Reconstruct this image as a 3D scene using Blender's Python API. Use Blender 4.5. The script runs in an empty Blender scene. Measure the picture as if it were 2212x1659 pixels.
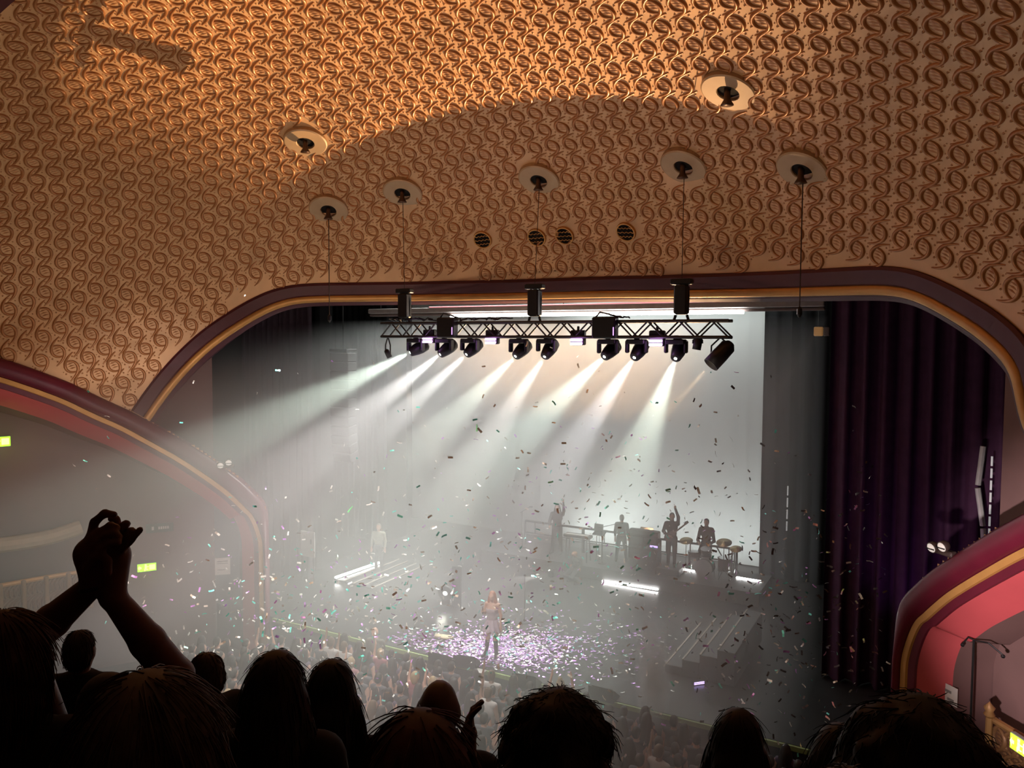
import bpy, math, random
import numpy as np
from math import sin, cos, pi, radians, sqrt, atan2
from mathutils import Vector, Matrix
random.seed(7); rng = np.random.default_rng(7)
SC = bpy.context.scene
COL = SC.collection
# ------------------------------------------------------------------ camera
EYE = np.array([0., 0., 9.3])            # seat in the balcony, right of the hall's centre line
FPX = 1662.; YAW = radians(28.9); PIT = radians(3.1); ROL = .006
FWD = np.array([-sin(YAW)*cos(PIT), cos(YAW)*cos(PIT), -sin(PIT)])
R0 = np.array([cos(YAW), sin(YAW), 0.]); U0 = np.cross(R0, FWD)
RT = R0*cos(ROL)+U0*sin(ROL); UP = U0*cos(ROL)-R0*sin(ROL)
cam = bpy.data.cameras.new('camera'); camo = bpy.data.objects.new('camera', cam); COL.objects.link(camo)
cam.sensor_width = 36; cam.lens = 36*FPX/2212; cam.clip_start = .05; cam.clip_end = 200
m = Matrix.Identity(4)
for i in range(3):
    m[i][0] = RT[i]; m[i][1] = UP[i]; m[i][2] = -FWD[i]; m[i][3] = EYE[i]
camo.matrix_world = m; SC.camera = camo
SC.view_settings.view_transform = 'Standard'; SC.view_settings.look = 'None'
SC.view_settings.gamma = 1; SC.view_settings.use_curve_mapping = False
SC.view_settings.exposure = 0.0
# ------------------------------------------------------------------ world (closed hall: almost no light from outside)
W = bpy.data.worlds.new('world'); SC.world = W; W.use_nodes = True
W.node_tree.nodes['Background'].inputs[0].default_value = (.35, .25, .2, 1)
W.node_tree.nodes['Background'].inputs[1].default_value = .01
SC.cycles.use_adaptive_sampling = True; SC.cycles.adaptive_threshold = .06
SC.cycles.max_bounces = 4; SC.cycles.diffuse_bounces = 2; SC.cycles.glossy_bounces = 2
SC.cycles.volume_bounces = 1; SC.cycles.transparent_max_bounces = 8
SC.cycles.use_denoising = True; SC.cycles.sample_clamp_indirect = 3.0; SC.cycles.caustics_reflective = False; SC.cycles.caustics_refractive = False

def light(name, kind, loc, energy, color, aim=None, size=.1, spot=None, blend=.15, parent=None, size_y=None):
    d = bpy.data.lights.new(name, kind); d.energy = energy; d.color = color
    if kind == 'AREA':
        d.size = size
        if size_y: d.shape = 'RECTANGLE'; d.size_y = size_y
    else: d.shadow_soft_size = size
    if kind == 'SPOT': d.spot_size = radians(spot); d.spot_blend = blend
    o = bpy.data.objects.new(name, d); COL.objects.link(o); o.location = loc
    if aim is not None:
        o.rotation_euler = (Vector(aim)-Vector(loc)).to_track_quat('-Z', 'Y').to_euler()
    return o
XC, STAGE = -8.6, 1.25                    # hall centre line, stage floor height
# large lights: backdrop battens, curtain uplight, and fills added without a visible source
light('vault_fill', 'AREA', (XC-2, 3.75, 2.6), 260, (1, .70, .52), (XC-1, 15.5, 13.2), 9, size_y=.3).data.spread = radians(130)  # added warm fill that brightens the vault; no known lamps there
light('haze_fill', 'AREA', (XC-3.5, 22.4, 12.5), 1300, (.95, 1, .95), (XC-4.4, 17.0, 0), 6, size_y=3).data.spread = radians(80)  # added overhead fill that brightens the haze
light('cyc_top_batten', 'AREA', (XC-.2, 26.5, 11.2), 190, (.92, 1, .98), (XC, 28.3, 4.0), 8, size_y=.3)
light('cyc_foot_batten', 'AREA', (XC-.2, 26.6, 1.35), 330, (.94, 1, .98), (XC, 28.3, 5.0), 8, size_y=.2)
light('confetti_fill', 'SPOT', (-9.5, 6.2, 14.6), 10500, (1, .97, .94), (-11.3, 14.6, 1.4), .3, 42, .9)  # added spot so the confetti and front stage catch light
light('curtain_uplight', 'SPOT', (-.6, 17.2, 1.6), 90, (.62, .22, 1), (.6, 19.4, 6.0), .1, 80, .8)
light('arch_fill_right', 'SPOT', (-.5, 3.8, 6.6), 6500, (1, .80, .82), (2.6, 13.6, 5.2), .1, 34, .7)  # added spot brightening the right side arch and its recess
light('arch_fill_left', 'SPOT', (-7, 3.8, 6.6), 2200, (1, .82, .78), (-18.6, 13.4, 5.4), .1, 40, .8)  # matching spot added to brighten the left side arch
HAZE = .07

# ------------------------------------------------------------------ helpers: pixels to places
def ray(x, y): return FWD+RT*(x-1106)/FPX-UP*(y-829.5)/FPX
def onY(x, y, Y): d = ray(x, y); return EYE+d*(Y/d[1])
def onZ(x, y, Z): d = ray(x, y); return EYE+d*((Z-EYE[2])/d[2])
def onD(x, y, D): return EYE+ray(x, y)*D
AX, BY, CZ, Y0 = 11.9, 10.7, 6.45, 8.0    # the vault: quarter ellipsoid over an elliptical wall
def gsh(P):
    P = np.atleast_2d(P)
    return ((P[:, 0]-XC)/AX)**2+(np.maximum(P[:, 1]-Y0, 0)/BY)**2+(np.maximum(P[:, 2]-EYE[2], 0)/CZ)**2-1
def shell(x, y):
    d = ray(x, y); lo, hi = .5, 60.
    for _ in range(50):
        mm = (lo+hi)/2
        if gsh(EYE+d*mm)[0] < 0: lo = mm
        else: hi = mm
    return EYE+d*lo
def nrm(P):                                # inward normal of the vault
    P = np.atleast_2d(P)
    n = np.stack([(P[:, 0]-XC)/AX**2, np.maximum(P[:, 1]-Y0, 0)/BY**2, np.maximum(P[:, 2]-EYE[2], 0)/CZ**2], 1)
    return -n/np.linalg.norm(n, axis=1)[:, None]
def snap(P):                               # nearest vault point by Newton steps
    P = np.array(P, float)
    for _ in range(6):
        g = np.stack([2*(P[:, 0]-XC)/AX**2, 2*np.maximum(P[:, 1]-Y0, 0)/BY**2, 2*np.maximum(P[:, 2]-EYE[2], 0)/CZ**2], 1)
        P -= g*(gsh(P)/(g*g).sum(1))[:, None]
    return P

# ------------------------------------------------------------------ helpers: materials
MATS = {}
def mat(name, col, rough=.6, metal=0., var=.25, scale=6., emit=None, estr=0., bump=0., spec=.5):
    if name in MATS: return MATS[name]
    M = bpy.data.materials.new(name); M.use_nodes = True; N = M.node_tree.nodes; L = M.node_tree.links
    b = N['Principled BSDF']; b.inputs['Roughness'].default_value = rough; b.inputs['Metallic'].default_value = metal
    b.inputs['Specular IOR Level'].default_value = spec
    tc = N.new('ShaderNodeTexCoord'); nz = N.new('ShaderNodeTexNoise'); nz.inputs['Scale'].default_value = scale; nz.inputs['Detail'].default_value = 4
    L.new(tc.outputs['Object'], nz.inputs['Vector'])
    mx = N.new('ShaderNodeMix'); mx.data_type = 'RGBA'
    lo = [c*(1-var) for c in col]; hi = [min(1, c*(1+var)) for c in col]
    mx.inputs[6].default_value = (*lo, 1); mx.inputs[7].default_value = (*hi, 1)
    L.new(nz.outputs['Fac'], mx.inputs[0]); L.new(mx.outputs[2], b.inputs['Base Color'])
    if emit:
        b.inputs['Emission Color'].default_value = (*emit, 1); b.inputs['Emission Strength'].default_value = estr
    if bump:
        bp = N.new('ShaderNodeBump'); bp.inputs['Strength'].default_value = bump; bp.inputs['Distance'].default_value = .02
        L.new(nz.outputs['Fac'], bp.inputs['Height']); L.new(bp.outputs['Normal'], b.inputs['Normal'])
    MATS[name] = M; return M
GROUND = mat('gilded_plaster', (.74, .45, .22), .42, .15, .3, 1.3, bump=.15)
SCROLL = mat('bronzed_relief', (.47, .21, .075), .32, .25, .3, 3)
MAROON = mat('maroon_paint', (.085, .016, .022), .5, 0, .2, 3)
ROLL = mat('maroon_gloss_paint', (.13, .012, .028), .35, 0, .25, 2)
GOLD = mat('gold_paint', (.62, .32, .09), .4, .3, .2, 3)
RED = mat('red_paint', (.56, .09, .10), .55, 0, .15, 1.2)
WALLP = mat('dull_rose_wall', (.20, .115, .105), .8, 0, .25, .9)
BLACK = mat('black_metal', (.012, .012, .013), .45, .2, .3, 20)
BLACKF = mat('black_drape_cloth', (.009, .009, .0095), .95, 0, .4, 6, spec=.1)
CHROME = mat('bright_steel', (.6, .6, .62), .25, 1, .1, 10)
CREAM = mat('cream_disc_paint', (.52, .36, .20), .5, .1, .12, 3)
WHITE = mat('white_card', (.75, .73, .70), .7, 0, .06, 4)
GREYT = mat('grey_print', (.25, .25, .25), .7, 0, .05, 4)
STAGEF = mat('black_stage_deck', (.035, .034, .033), .28, 0, .4, 2)
RISER = mat('dark_grey_riser', (.05, .05, .052), .5, 0, .3, 4)
LEDW = mat('led_white', (.9, .9, .9), .4, 0, 0, 1, (1, .99, .96), 42)
LEDP = mat('led_pink', (.9, .5, .5), .4, 0, 0, 1, (1, .35, .4), .8)
VIOL = mat('strobe_violet', (.9, .7, .95), .4, 0, 0, 1, (.86, .45, 1), 9)
LENSW = mat('lamp_lens_white', (.9, .9, .85), .3, 0, 0, 1, (.95, 1, .82), 14)

# ------------------------------------------------------------------ helpers: meshes and things
class MB:
    def __init__(s): s.v = []; s.f = []
    def add(s, v, f):
        o = len(s.v); s.v += [tuple(map(float, p)) for p in v]; s.f += [tuple(i+o for i in q) for q in f]; return s
    def box(s, c, d, rot=None):
        hx, hy, hz = d[0]/2, d[1]/2, d[2]/2
        v = [Vector((x*hx, y*hy, z*hz)) for x in (-1, 1) for y in (-1, 1) for z in (-1, 1)]
        if rot is not None: v = [rot @ p for p in v]
        return s.add([p+Vector(c) for p in v], [(0, 1, 3, 2), (4, 6, 7, 5), (0, 4, 5, 1), (2, 3, 7, 6), (0, 2, 6, 4), (1, 5, 7, 3)])
    def bevel(s, c, d, b=.02, rot=None):    # box with chamfered edges
        hx, hy, hz = d[0]/2, d[1]/2, d[2]/2; pts = []
        b = min(b, hx*.9, hy*.9, hz*.9)
        ring = [(hx-b, hy), (hx, hy-b), (hx, -hy+b), (hx-b, -hy), (-hx+b, -hy), (-hx, -hy+b), (-hx, hy-b), (-hx+b, hy)]
        for z, k in ((-hz, b), (-hz+b, 0), (hz-b, 0), (hz, b)):
            for x, y in ring: pts.append(Vector((x-math.copysign(k, x), y-math.copysign(k, y), z)))
        if rot is not None: pts = [rot @ p for p in pts]
        f = [tuple(range(8)), tuple(range(31, 23, -1))]
        for r in range(3):
            for i in range(8): f.append((r*8+i, r*8+8+i, r*8+8+(i+1) % 8, r*8+(i+1) % 8))
        return s.add([p+Vector(c) for p in pts], f)
    def tube(s, pts, rad, n=8, cap=True, flat=1.0):
        P = [Vector(p) for p in pts]; k = len(P); rr = rad if hasattr(rad, '__len__') else [rad]*k
        o = len(s.v); up = None
        for i in range(k):
            t = (P[min(i+1, k-1)]-P[max(i-1, 0)]).normalized()
            if up is None: up = Vector((0, 0, 1)) if abs(t.z) < .9 else Vector((1, 0, 0))
            a = t.cross(up).normalized(); b = a.cross(t).normalized(); up = b
            for j in range(n):
                w = 2*pi*j/n; s.v.append(tuple(P[i]+a*cos(w)*rr[i]+b*sin(w)*rr[i]*flat))
        for i in range(k-1):
            for j in range(n):
                s.f.append((o+i*n+j, o+i*n+(j+1) % n, o+(i+1)*n+(j+1) % n, o+(i+1)*n+j))
        if cap:
            s.f.append(tuple(o+j for j in range(n-1, -1, -1))); s.f.append(tuple(o+(k-1)*n+j for j in range(n)))
        return s
    def lathe(s, prof, n=24, M=None):       # profile [(r,z)] about z
        o = len(s.v); k = len(prof)
        for r, z in prof:
            for j in range(n):
                p = Vector((r*cos(2*pi*j/n), r*sin(2*pi*j/n), z))
                if M is not None: p = M @ p
                s.v.append(tuple(p))
        for i in range(k-1):
            for j in range(n): s.f.append((o+i*n+j, o+i*n+(j+1) % n, o+(i+1)*n+(j+1) % n, o+(i+1)*n+j))
        if prof[0][0] > 1e-6: s.f.append(tuple(o+j for j in range(n-1, -1, -1)))
        if prof[-1][0] > 1e-6: s.f.append(tuple(o+(k-1)*n+j for j in range(n)))
        return s
    def ball(s, c, r, n=8, sc=(1, 1, 1)):
        k = max(4, n//2); prof = [(max(1e-7, r*sin(pi*i/k)), -r*cos(pi*i/k)) for i in range(k+1)]
        M = Matrix.Translation(Vector(c)) @ Matrix.Diagonal((*sc, 1))
        return s.lathe(prof, n, M)
    def build(s, name, mt, parent=None, smooth=False):
        me = bpy.data.meshes.new(name); me.from_pydata(s.v, [], s.f); me.validate(); me.update()
        return link(name, me, mt, parent, smooth)
def link(name, me, mt, parent=None, smooth=False):
    if not me.materials: me.materials.append(mt)
    if smooth: me.shade_smooth()
    o = bpy.data.objects.new(name, me); COL.objects.link(o)
    if parent is not None: o.parent = parent
    return o
def tag(o, label, cat, group=None, kind=None):
    o['label'] = label; o['category'] = cat
    if group: o['group'] = group
    if kind: o['kind'] = kind
    return o
def thing(name, label, cat, loc=(0, 0, 0), rz=0., group=None):
    o = bpy.data.objects.new(name, None); COL.objects.link(o); o.empty_display_size = .1
    o.location = [float(c) for c in loc]; o.rotation_euler = (0, 0, rz); return tag(o, label, cat, group)
def struct(o): o['kind'] = 'structure'; return o
def copy_tree(o, parent=None):
    c = o.copy(); COL.objects.link(c); c.parent = parent
    for ch in o.children: copy_tree(ch, c)
    return c
def V(*a): return Vector([float(x) for x in (a[0] if len(a) == 1 else a)])
def inpoly(x, y, P):
    P = np.asarray(P); x = np.asarray(x); y = np.asarray(y); r = np.zeros(x.shape, bool); j = len(P)-1
    for i in range(len(P)):
        xi, yi = P[i]; xj, yj = P[j]
        c = ((yi > y) != (yj > y)) & (x < (xj-xi)*(y-yi)/((yj-yi) if yj != yi else 1e-9)+xi)
        r ^= c; j = i
    return r
def dense(P, n):                           # smooth resample of a polyline by arc length
    P = np.asarray(P, float); d = np.r_[0, np.cumsum(np.linalg.norm(np.diff(P, axis=0), axis=1))]
    t = np.linspace(0, d[-1], n); Q = np.stack([np.interp(t, d, P[:, k]) for k in range(P.shape[1])], 1)
    for _ in range(6): Q[1:-1] = (Q[:-2]+2*Q[1:-1]+Q[2:])/4
    return Q
def phi_of(P): P = np.atleast_2d(P); return np.arctan2(np.maximum(P[:, 1]-Y0, 0)/BY, (P[:, 0]-XC)/AX)

# ================================================================== SETTING: vault, proscenium, side arches
gold_px = [(310, 901), (342, 854), (370, 819), (402, 783), (448, 740), (497, 705), (551, 672), (592, 652), (633, 641), (687, 638), (768, 637), (877, 636), (1000, 634), (1100, 632), (1200, 630), (1300, 627), (1400, 626), (1500, 625), (1600, 623), (1700, 621), (1816, 617), (1897, 614), (1943, 616), (1978, 624), (2024, 646), (2082, 679), (2128, 708), (2163, 738), (2212, 788)]
G = np.array([shell(*q) for q in gold_px])
mir = G[:3][::-1].copy(); mir[:, 0] = 2*XC-mir[:, 0]
G = np.vstack([G, mir]); G = snap(dense(G, 160))
red_px = [(0, 772), (73, 797), (158, 829), (221, 861), (285, 889), (342, 921), (411, 960), (475, 1003), (522, 1038), (556, 1072)]
RP = np.array([shell(*q) for q in red_px])           # outer edge of the left side arch, rear to stage
RP = np.vstack([[[XC-AX, 5.0, EYE[2]-.02], [XC-AX, 7.2, EYE[2]-.08], [XC-11.85, 9.0, EYE[2]-.2]], RP, [[XC-8.22, 15.74, EYE[2]-4.62], [XC-8.16, 15.79, EYE[2]-4.9], [XC-8.15, 15.8, EYE[2]-6.5], [XC-8.15, 15.8, EYE[2]-9.3]]])
RP = dense(RP, 150); RP = snap(RP)
holeP = [(p[0]-XC, p[2]-EYE[2]) for p in G]
lowL = [(p[0]-XC, p[2]-EYE[2]) for p in RP if p[1] > 13.45]
hole_poly = holeP+[(-x, y) for x, y in lowL]+[(x, y) for x, y in lowL[::-1]]
def in_stage_hole(P): return (P[:, 1] > 12) & inpoly(P[:, 0]-XC, P[:, 2]-EYE[2], hole_poly)
redphi = phi_of(RP); rs = np.argsort(pi-redphi)       # left arch: phi from pi (side) down to ~2.4
def red_h(P):                                         # height of the side arch's outer edge at a plan angle
    ph = phi_of(P); ph = np.where(ph < pi/2, pi-ph, ph); q = pi-ph
    up = RP[:, 2] > EYE[2]-4.95
    return np.interp(q, (pi-redphi)[up], RP[up, 2], right=-1)
def grid_mesh(name, Vx, keep, mt, smooth=True):
    nu, nv = Vx.shape[:2]; idx = np.arange(nu*nv).reshape(nu, nv)
    q = np.stack([idx[:-1, :-1], idx[1:, :-1], idx[1:, 1:], idx[:-1, 1:]], -1).reshape(-1, 4)[keep.reshape(-1)]
    me = bpy.data.meshes.new(name); me.from_pydata(Vx.reshape(-1, 3).tolist(), [], q.tolist()); me.update()
    return struct(link(name, me, mt, None, smooth))
ph = np.linspace(0, pi, 341); th = np.linspace(0, pi/2, 81)
PH, TH = np.meshgrid(ph, th, indexing='ij')
VX = np.stack([XC+AX*np.cos(PH)*np.cos(TH), Y0+BY*np.sin(PH)*np.cos(TH), EYE[2]+CZ*np.sin(TH)], -1)
cen = ((VX[:-1, :-1]+VX[1:, 1:])/2).reshape(-1, 3)
ceiling = grid_mesh('ceiling', VX, ~in_stage_hole(cen), GROUND)
hh = np.linspace(0, -5, 61)
PH2, HH = np.meshgrid(ph, hh, indexing='ij')
VX = np.stack([XC+AX*np.cos(PH2), Y0+BY*np.sin(PH2), EYE[2]+HH], -1)
cen = ((VX[:-1, :-1]+VX[1:, 1:])/2).reshape(-1, 3)
kk = (~in_stage_hole(cen)) & (cen[:, 2] > red_h(cen)-.15)
left = cen[:, 0] < XC
wall_l = grid_mesh('wall_left', VX, kk & left, GROUND); wall_r = grid_mesh('wall_right', VX, kk & ~left, GROUND)
# rear vault over the balcony, and the hall's plain lower walls behind the side arches
ys = np.linspace(Y0, -14, 12); ta = np.linspace(0, pi, 41)
YY, TA = np.meshgrid(ys, ta, indexing='ij')
grid_mesh('ceiling_rear', np.stack([XC+AX*np.cos(TA), YY, EYE[2]+CZ*np.sin(TA)], -1), np.ones((11, 40), bool), GROUND)
def recess(name, sgn):
    pa = np.linspace(.12, .745 if sgn > 0 else .69, 30); pts = []
    base = [(XC+sgn*(AX*cos(a)+1.25*cos(a)), Y0+(BY*sin(a)+1.25*sin(a))) for a in pa][::-1]
    base = base+[(XC+sgn*(AX+1.25), 6.0), (XC+sgn*(AX+1.25), -14.0)]
    hs = [EYE[2]+1.2, EYE[2]-2, EYE[2]-5, 0.]
    vx = np.array([[(x, y, z) for z in hs] for x, y in base])
    return grid_mesh(name, vx, np.ones((len(base)-1, 3), bool), WALLP)
recess('wall_recess_left', -1); recess('wall_recess_right', 1)
wb = MB().box((XC, -14.1, 8), (2*AX+6, .2, 17)).build('wall_back', WALLP); struct(wb)
fl = MB().box((XC, 4, -.1), (2*AX+8, 38, .2)).build('floor', mat('dark_floor_boards', (.05, .035, .03), .6, 0, .4, 1)); struct(fl)

def sweep(Q, N, ref, prof, name, mt, parent=None, smooth=True, shift=None):
    """band along a path on the vault; prof = [(lateral toward opening, height toward the hall)]"""
    T = np.gradient(Q, axis=0); T /= np.linalg.norm(T, axis=1)[:, None]
    L = np.cross(N, T); L /= np.linalg.norm(L, axis=1)[:, None]
    s = np.sign(((np.asarray(ref)-Q)*L).sum(1).mean()); L *= s
    k = len(prof); v = []
    for i in range(len(Q)):
        for a, b in prof: v.append(Q[i]+L[i]*(a+(shift[i]*min(1, max(0, a)/.44) if shift is not None else 0))+N[i]*b)
    f = [(i*k+j, (i+1)*k+j, (i+1)*k+j+1, i*k+j+1) for i in range(len(Q)-1) for j in range(k-1)]
    M = MB(); M.add(v, f); return M.build(name, mt, parent, smooth)
arc = lambda w, h, n=6, a0=0.: [(a0+w*(1-cos(pi*i/n))/2, h*sin(pi*i/n)+.03) for i in range(n+1)]
pros = MB().build('trim_1', MAROON); bpy.data.objects.remove(pros)
NG = nrm(G); refG = (XC, 16, EYE[2]-4)
pro = struct(sweep(G, NG, refG, [(-.36, -.05)]+[(-.36, .05), (-.30, .08), (-.04, .08), (0, .04)], 'trim_1', MAROON, None, False))
sweep(G, NG, refG, [(0, .02)]+arc(.2, .05)+[(.2, .0)], 'gold_band', GOLD, pro)
sweep(G, NG, refG, [(.2, .04), (.24, .02), (.33, -.05), (.36, -.5)], 'inner_reveal', MAROON, pro, False)
for sgn, nm in ((-1, 'trim_2'), (1, 'trim_3')):
    Q = RP.copy()
    if sgn > 0: Q[:, 0] = 2*XC-Q[:, 0]
    # keep the sweep tidy at the sharp tip: smooth the lateral direction by using the wall normal
    N = nrm(Q); ref = (XC+sgn*10.6, 11.5, EYE[2]-8)
    u_ = np.clip((EYE[2]-4.45-Q[:, 2])/1.5, 0, 1); SH = -.33*u_*u_*(3-2*u_)
    t0 = struct(sweep(Q, N, ref, [(-.02, -.25)]+[(.44*(1-cos(pi*i/8))/2, .16*sin(pi*i/8)+.06) for i in range(9)], nm, ROLL, shift=SH))
    sweep(Q, N, ref, [(.43, .04), (.45, .09), (.56, .09), (.58, .04)], 'gold_band', GOLD, t0, False, SH)
    sweep(Q, N, ref, [(.57, .05), (.70, .03), (.71, -.02)], 'inner_moulding', ROLL, t0, False, SH)
    sweep(Q, N, ref, [(.70, -.02), (.76, -.06), (1.10, -.45)], 'red_soffit', RED, t0, shift=SH)
    sweep(Q, N, ref, [(1.10, -.45), (1.30, -1.35)], 'inner_reveal', WALLP, t0, shift=SH)
# maroon rib crossing the vault above the balcony
tb = np.linspace(.03, pi-.03, 80); rib = np.stack([XC+AX*np.cos(tb), 0*tb+7.6, EYE[2]+CZ*np.sin(tb)], 1)
Nr = np.stack([-np.cos(tb)/AX, 0*tb, -np.sin(tb)/CZ], 1); Nr /= np.linalg.norm(Nr, axis=1)[:, None]
struct(sweep(rib, Nr, (XC, 0, 9), [(-.0, -.05), (0, .06), (.5, .06), (.5, -.05)], 'trim_4', MAROON, None, False))

# ------------------------------------------------------------------ scroll relief on the vault
SU, SV = .445, .497
tp = np.linspace(-.62, 1.85, 4000)                   # profile on the centre line
def prof_pt(w): return (Y0+BY*np.cos(np.clip(w, 0, None)), np.where(w > 0, CZ*np.sin(w), w*CZ*1.6))
py_, pz_ = prof_pt(tp); sl = np.r_[0, np.cumsum(np.hypot(np.diff(py_), np.diff(pz_)))]
nr = int(sl[-1]/SV); nc = int(36/SU)
rows = np.arange(nr)*SV; cols = (np.arange(nc)-nc/2)*SU
pY = np.interp(rows, sl, py_); pZ = np.interp(rows, sl, pz_)
def snap1(p):
    x, y, z = p
    for _ in range(3):
        ey, ez = max(y-Y0, 0.), max(z-EYE[2], 0.)
        g = ((x-XC)/AX)**2+(ey/BY)**2+(ez/CZ)**2-1
        gx, gy, gz = 2*(x-XC)/AX**2, 2*ey/BY**2, 2*ez/CZ**2; k = g/(gx*gx+gy*gy+gz*gz)
        x -= gx*k; y -= gy*k; z -= gz*k
    return (x, y, z)
def step(p, d, l):
    n = sqrt(d[0]**2+d[1]**2+d[2]**2)+1e-9
    q = snap1((p[0]+d[0]/n*l, p[1]+d[1]/n*l, p[2]+d[2]/n*l)); return q
# a net of equal-sided cells laid over the vault from its centre line outwards
ic = nc//2; jc = int(np.interp(.62, tp, sl)/SV)
NET = [[None]*nr for _ in range(nc)]
for j in range(nr): NET[ic][j] = snap1((XC, pY[j], EYE[2]+pZ[j]))
for sg in (1, -1):
    p = NET[ic][jc]; d = (sg, 0, 0); i = ic
    while 0 <= i+sg < nc:
        q = step(p, d, SU); i += sg; NET[i][jc] = q; d = tuple(q[k]-p[k] for k in range(3)); p = q
    for sj in (1, -1):
        i = ic+sg
        while 0 <= i < nc:
            j = jc+sj
            while 0 <= j < nr:
                A_, B_, O_ = NET[i][j-sj], NET[i-sg][j], NET[i-sg][j-sj]
                q = snap1(tuple(A_[k]+B_[k]-O_[k] for k in range(3)))
                for _ in range(5):
                    for R_, l in ((A_, SV), (B_, SU)):
                        e = [q[k]-R_[k] for k in range(3)]; n = sqrt(sum(c*c for c in e))+1e-9
                        q = tuple(R_[k]+e[k]*((n+l)/2)/n for k in range(3))
                    q = snap1(q)
                NET[i][j] = q; j += sj
            i += sg
LP = np.array(NET); shp = LP.shape
tanu = np.zeros(shp); tanu[1:-1] = LP[2:]-LP[:-2]; tanu[0] = LP[1]-LP[0]; tanu[-1] = LP[-1]-LP[-2]
pts = LP.reshape(-1, 3); tu = tanu.reshape(-1, 3); nn = nrm(pts)
tu -= nn*(tu*nn).sum(1)[:, None]; tu /= np.linalg.norm(tu, axis=1)[:, None]+1e-9; tv = np.cross(nn, tu)
disc_px = [(710, 452), (870, 415), (1165, 387), (1478, 358), (1735, 366), (660, 305), (1575, 195)]
vent_px = [(1043, 517), (1160, 512), (1220, 508), (1353, 500)]
DP = np.array([shell(*q) for q in disc_px]); VP_ = np.array([shell(*q) for q in vent_px])
ok = ~in_stage_hole(pts) & (pts[:, 1] > 7.6) & (pts[:, 2] > red_h(pts)+.12)
gd = np.linalg.norm(pts[:, None]-G[None], axis=2).min(1); ok &= gd > .50
for p in DP: ok &= np.linalg.norm(pts-p, axis=1) > .50
for p in VP_: ok &= np.linalg.norm(pts-p, axis=1) > .28
vz = (pts-EYE)@FWD; vx = 1106+FPX*((pts-EYE)@RT)/vz; vy = 829.5-FPX*((pts-EYE)@UP)/vz
inview = (vz > 0) & (vx > -400) & (vx < 2600) & (vy > -500)
ok &= inview
def hook(P, r0, r1):
    P = dense(np.array(P, float), 13)
    return P, np.array([r0+(r1-r0)*abs(2*i/12-1)**1.5 for i in range(13)])
def scroll_mesh():
    M = MB(); A = [(.215, .30), (.10, .275), (-.02, .225), (-.12, .145), (-.172, .03), (-.166, -.07), (-.11, -.15), (-.02, -.187), (.085, -.165)]
    for sg in (1, -1):
        P, w = hook(A, .038, .014)
        P = P*sg; T = np.gradient(P, axis=0); T /= np.linalg.norm(T, axis=1)[:, None]; L = np.stack([-T[:, 1], T[:, 0]], 1)
        v = []; k = 5
        for i in range(len(P)):
            for a, h in ((-1, 0), (-.75, .75), (0, 1.05), (.75, .75), (1, 0)):
                q = P[i]+L[i]*w[i]*a; v.append((q[0], q[1], max(0, h*w[i]*1.25)))
        M.add(v, [(i*k+j, (i+1)*k+j, (i+1)*k+j+1, i*k+j+1) for i in range(len(P)-1) for j in range(k-1)])
    for t in (-1, 0, 1):                                # leaf veins inside the ring
        M.add([(-.10, .03+t*.062, 0), (.0, .045+t*.062, 0), (.10, .0+t*.062, 0), (.0, .005+t*.062, 0), (.0, .022+t*.062, .022)], [(0, 4, 1), (1, 4, 2), (2, 4, 3), (3, 4, 0)])
    for x, y, r in ((-.20, -.10, .028), (-.14, -.215, .026), (-.225, -.03, .018), (.21, .12, .026), (.15, .215, .026), (.25, .17, .018)):
        M.add([(x-r, y, 0), (x, y-r, 0), (x+r, y, 0), (x, y+r, 0), (x, y, r*1.2)], [(0, 1, 4), (1, 2, 4), (2, 3, 4), (3, 0, 4)])
    return np.array(M.v), M.f
SVT, SF = scroll_mesh(); SVT = SVT*1.03
sel = np.where(ok)[0]
big = sel[np.argsort(vz[sel]/np.clip(np.abs((nn[sel]*(EYE-pts[sel])).sum(1)/np.linalg.norm(EYE-pts[sel], axis=1)), .15, 1))]
big = [i for i in big if -20 < vx[i] < 2230 and -20 < vy[i] < 1000]
first = set(big[:300])
sme = bpy.data.meshes.new('scroll_ornament'); sme.from_pydata(SVT.tolist(), [], SF); sme.update(); sme.materials.append(SCROLL); sme.shade_smooth()
allv = []; allf = []
for i in sel:
    if i in first:
        o = bpy.data.objects.new('scroll_ornament', sme); COL.objects.link(o); o.parent = ceiling
        mm = Matrix.Identity(4)
        for k in range(3): mm[k][0] = tu[i][k]; mm[k][1] = tv[i][k]; mm[k][2] = nn[i][k]; mm[k][3] = pts[i][k]
        o.matrix_local = mm
    else:
        off = len(allv)*len(SVT)
        allv.append(pts[i]+SVT[:, :1]*tu[i]+SVT[:, 1:2]*tv[i]+SVT[:, 2:]*nn[i]); allf.append(off)
me = bpy.data.meshes.new('scroll_relief'); me.from_pydata(np.vstack(allv).tolist(), [], [tuple(j+o for j in q) for o in allf for q in SF]); me.update()
o = link('scroll_relief', me, SCROLL, ceiling, True); o['kind'] = 'stuff'

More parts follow.
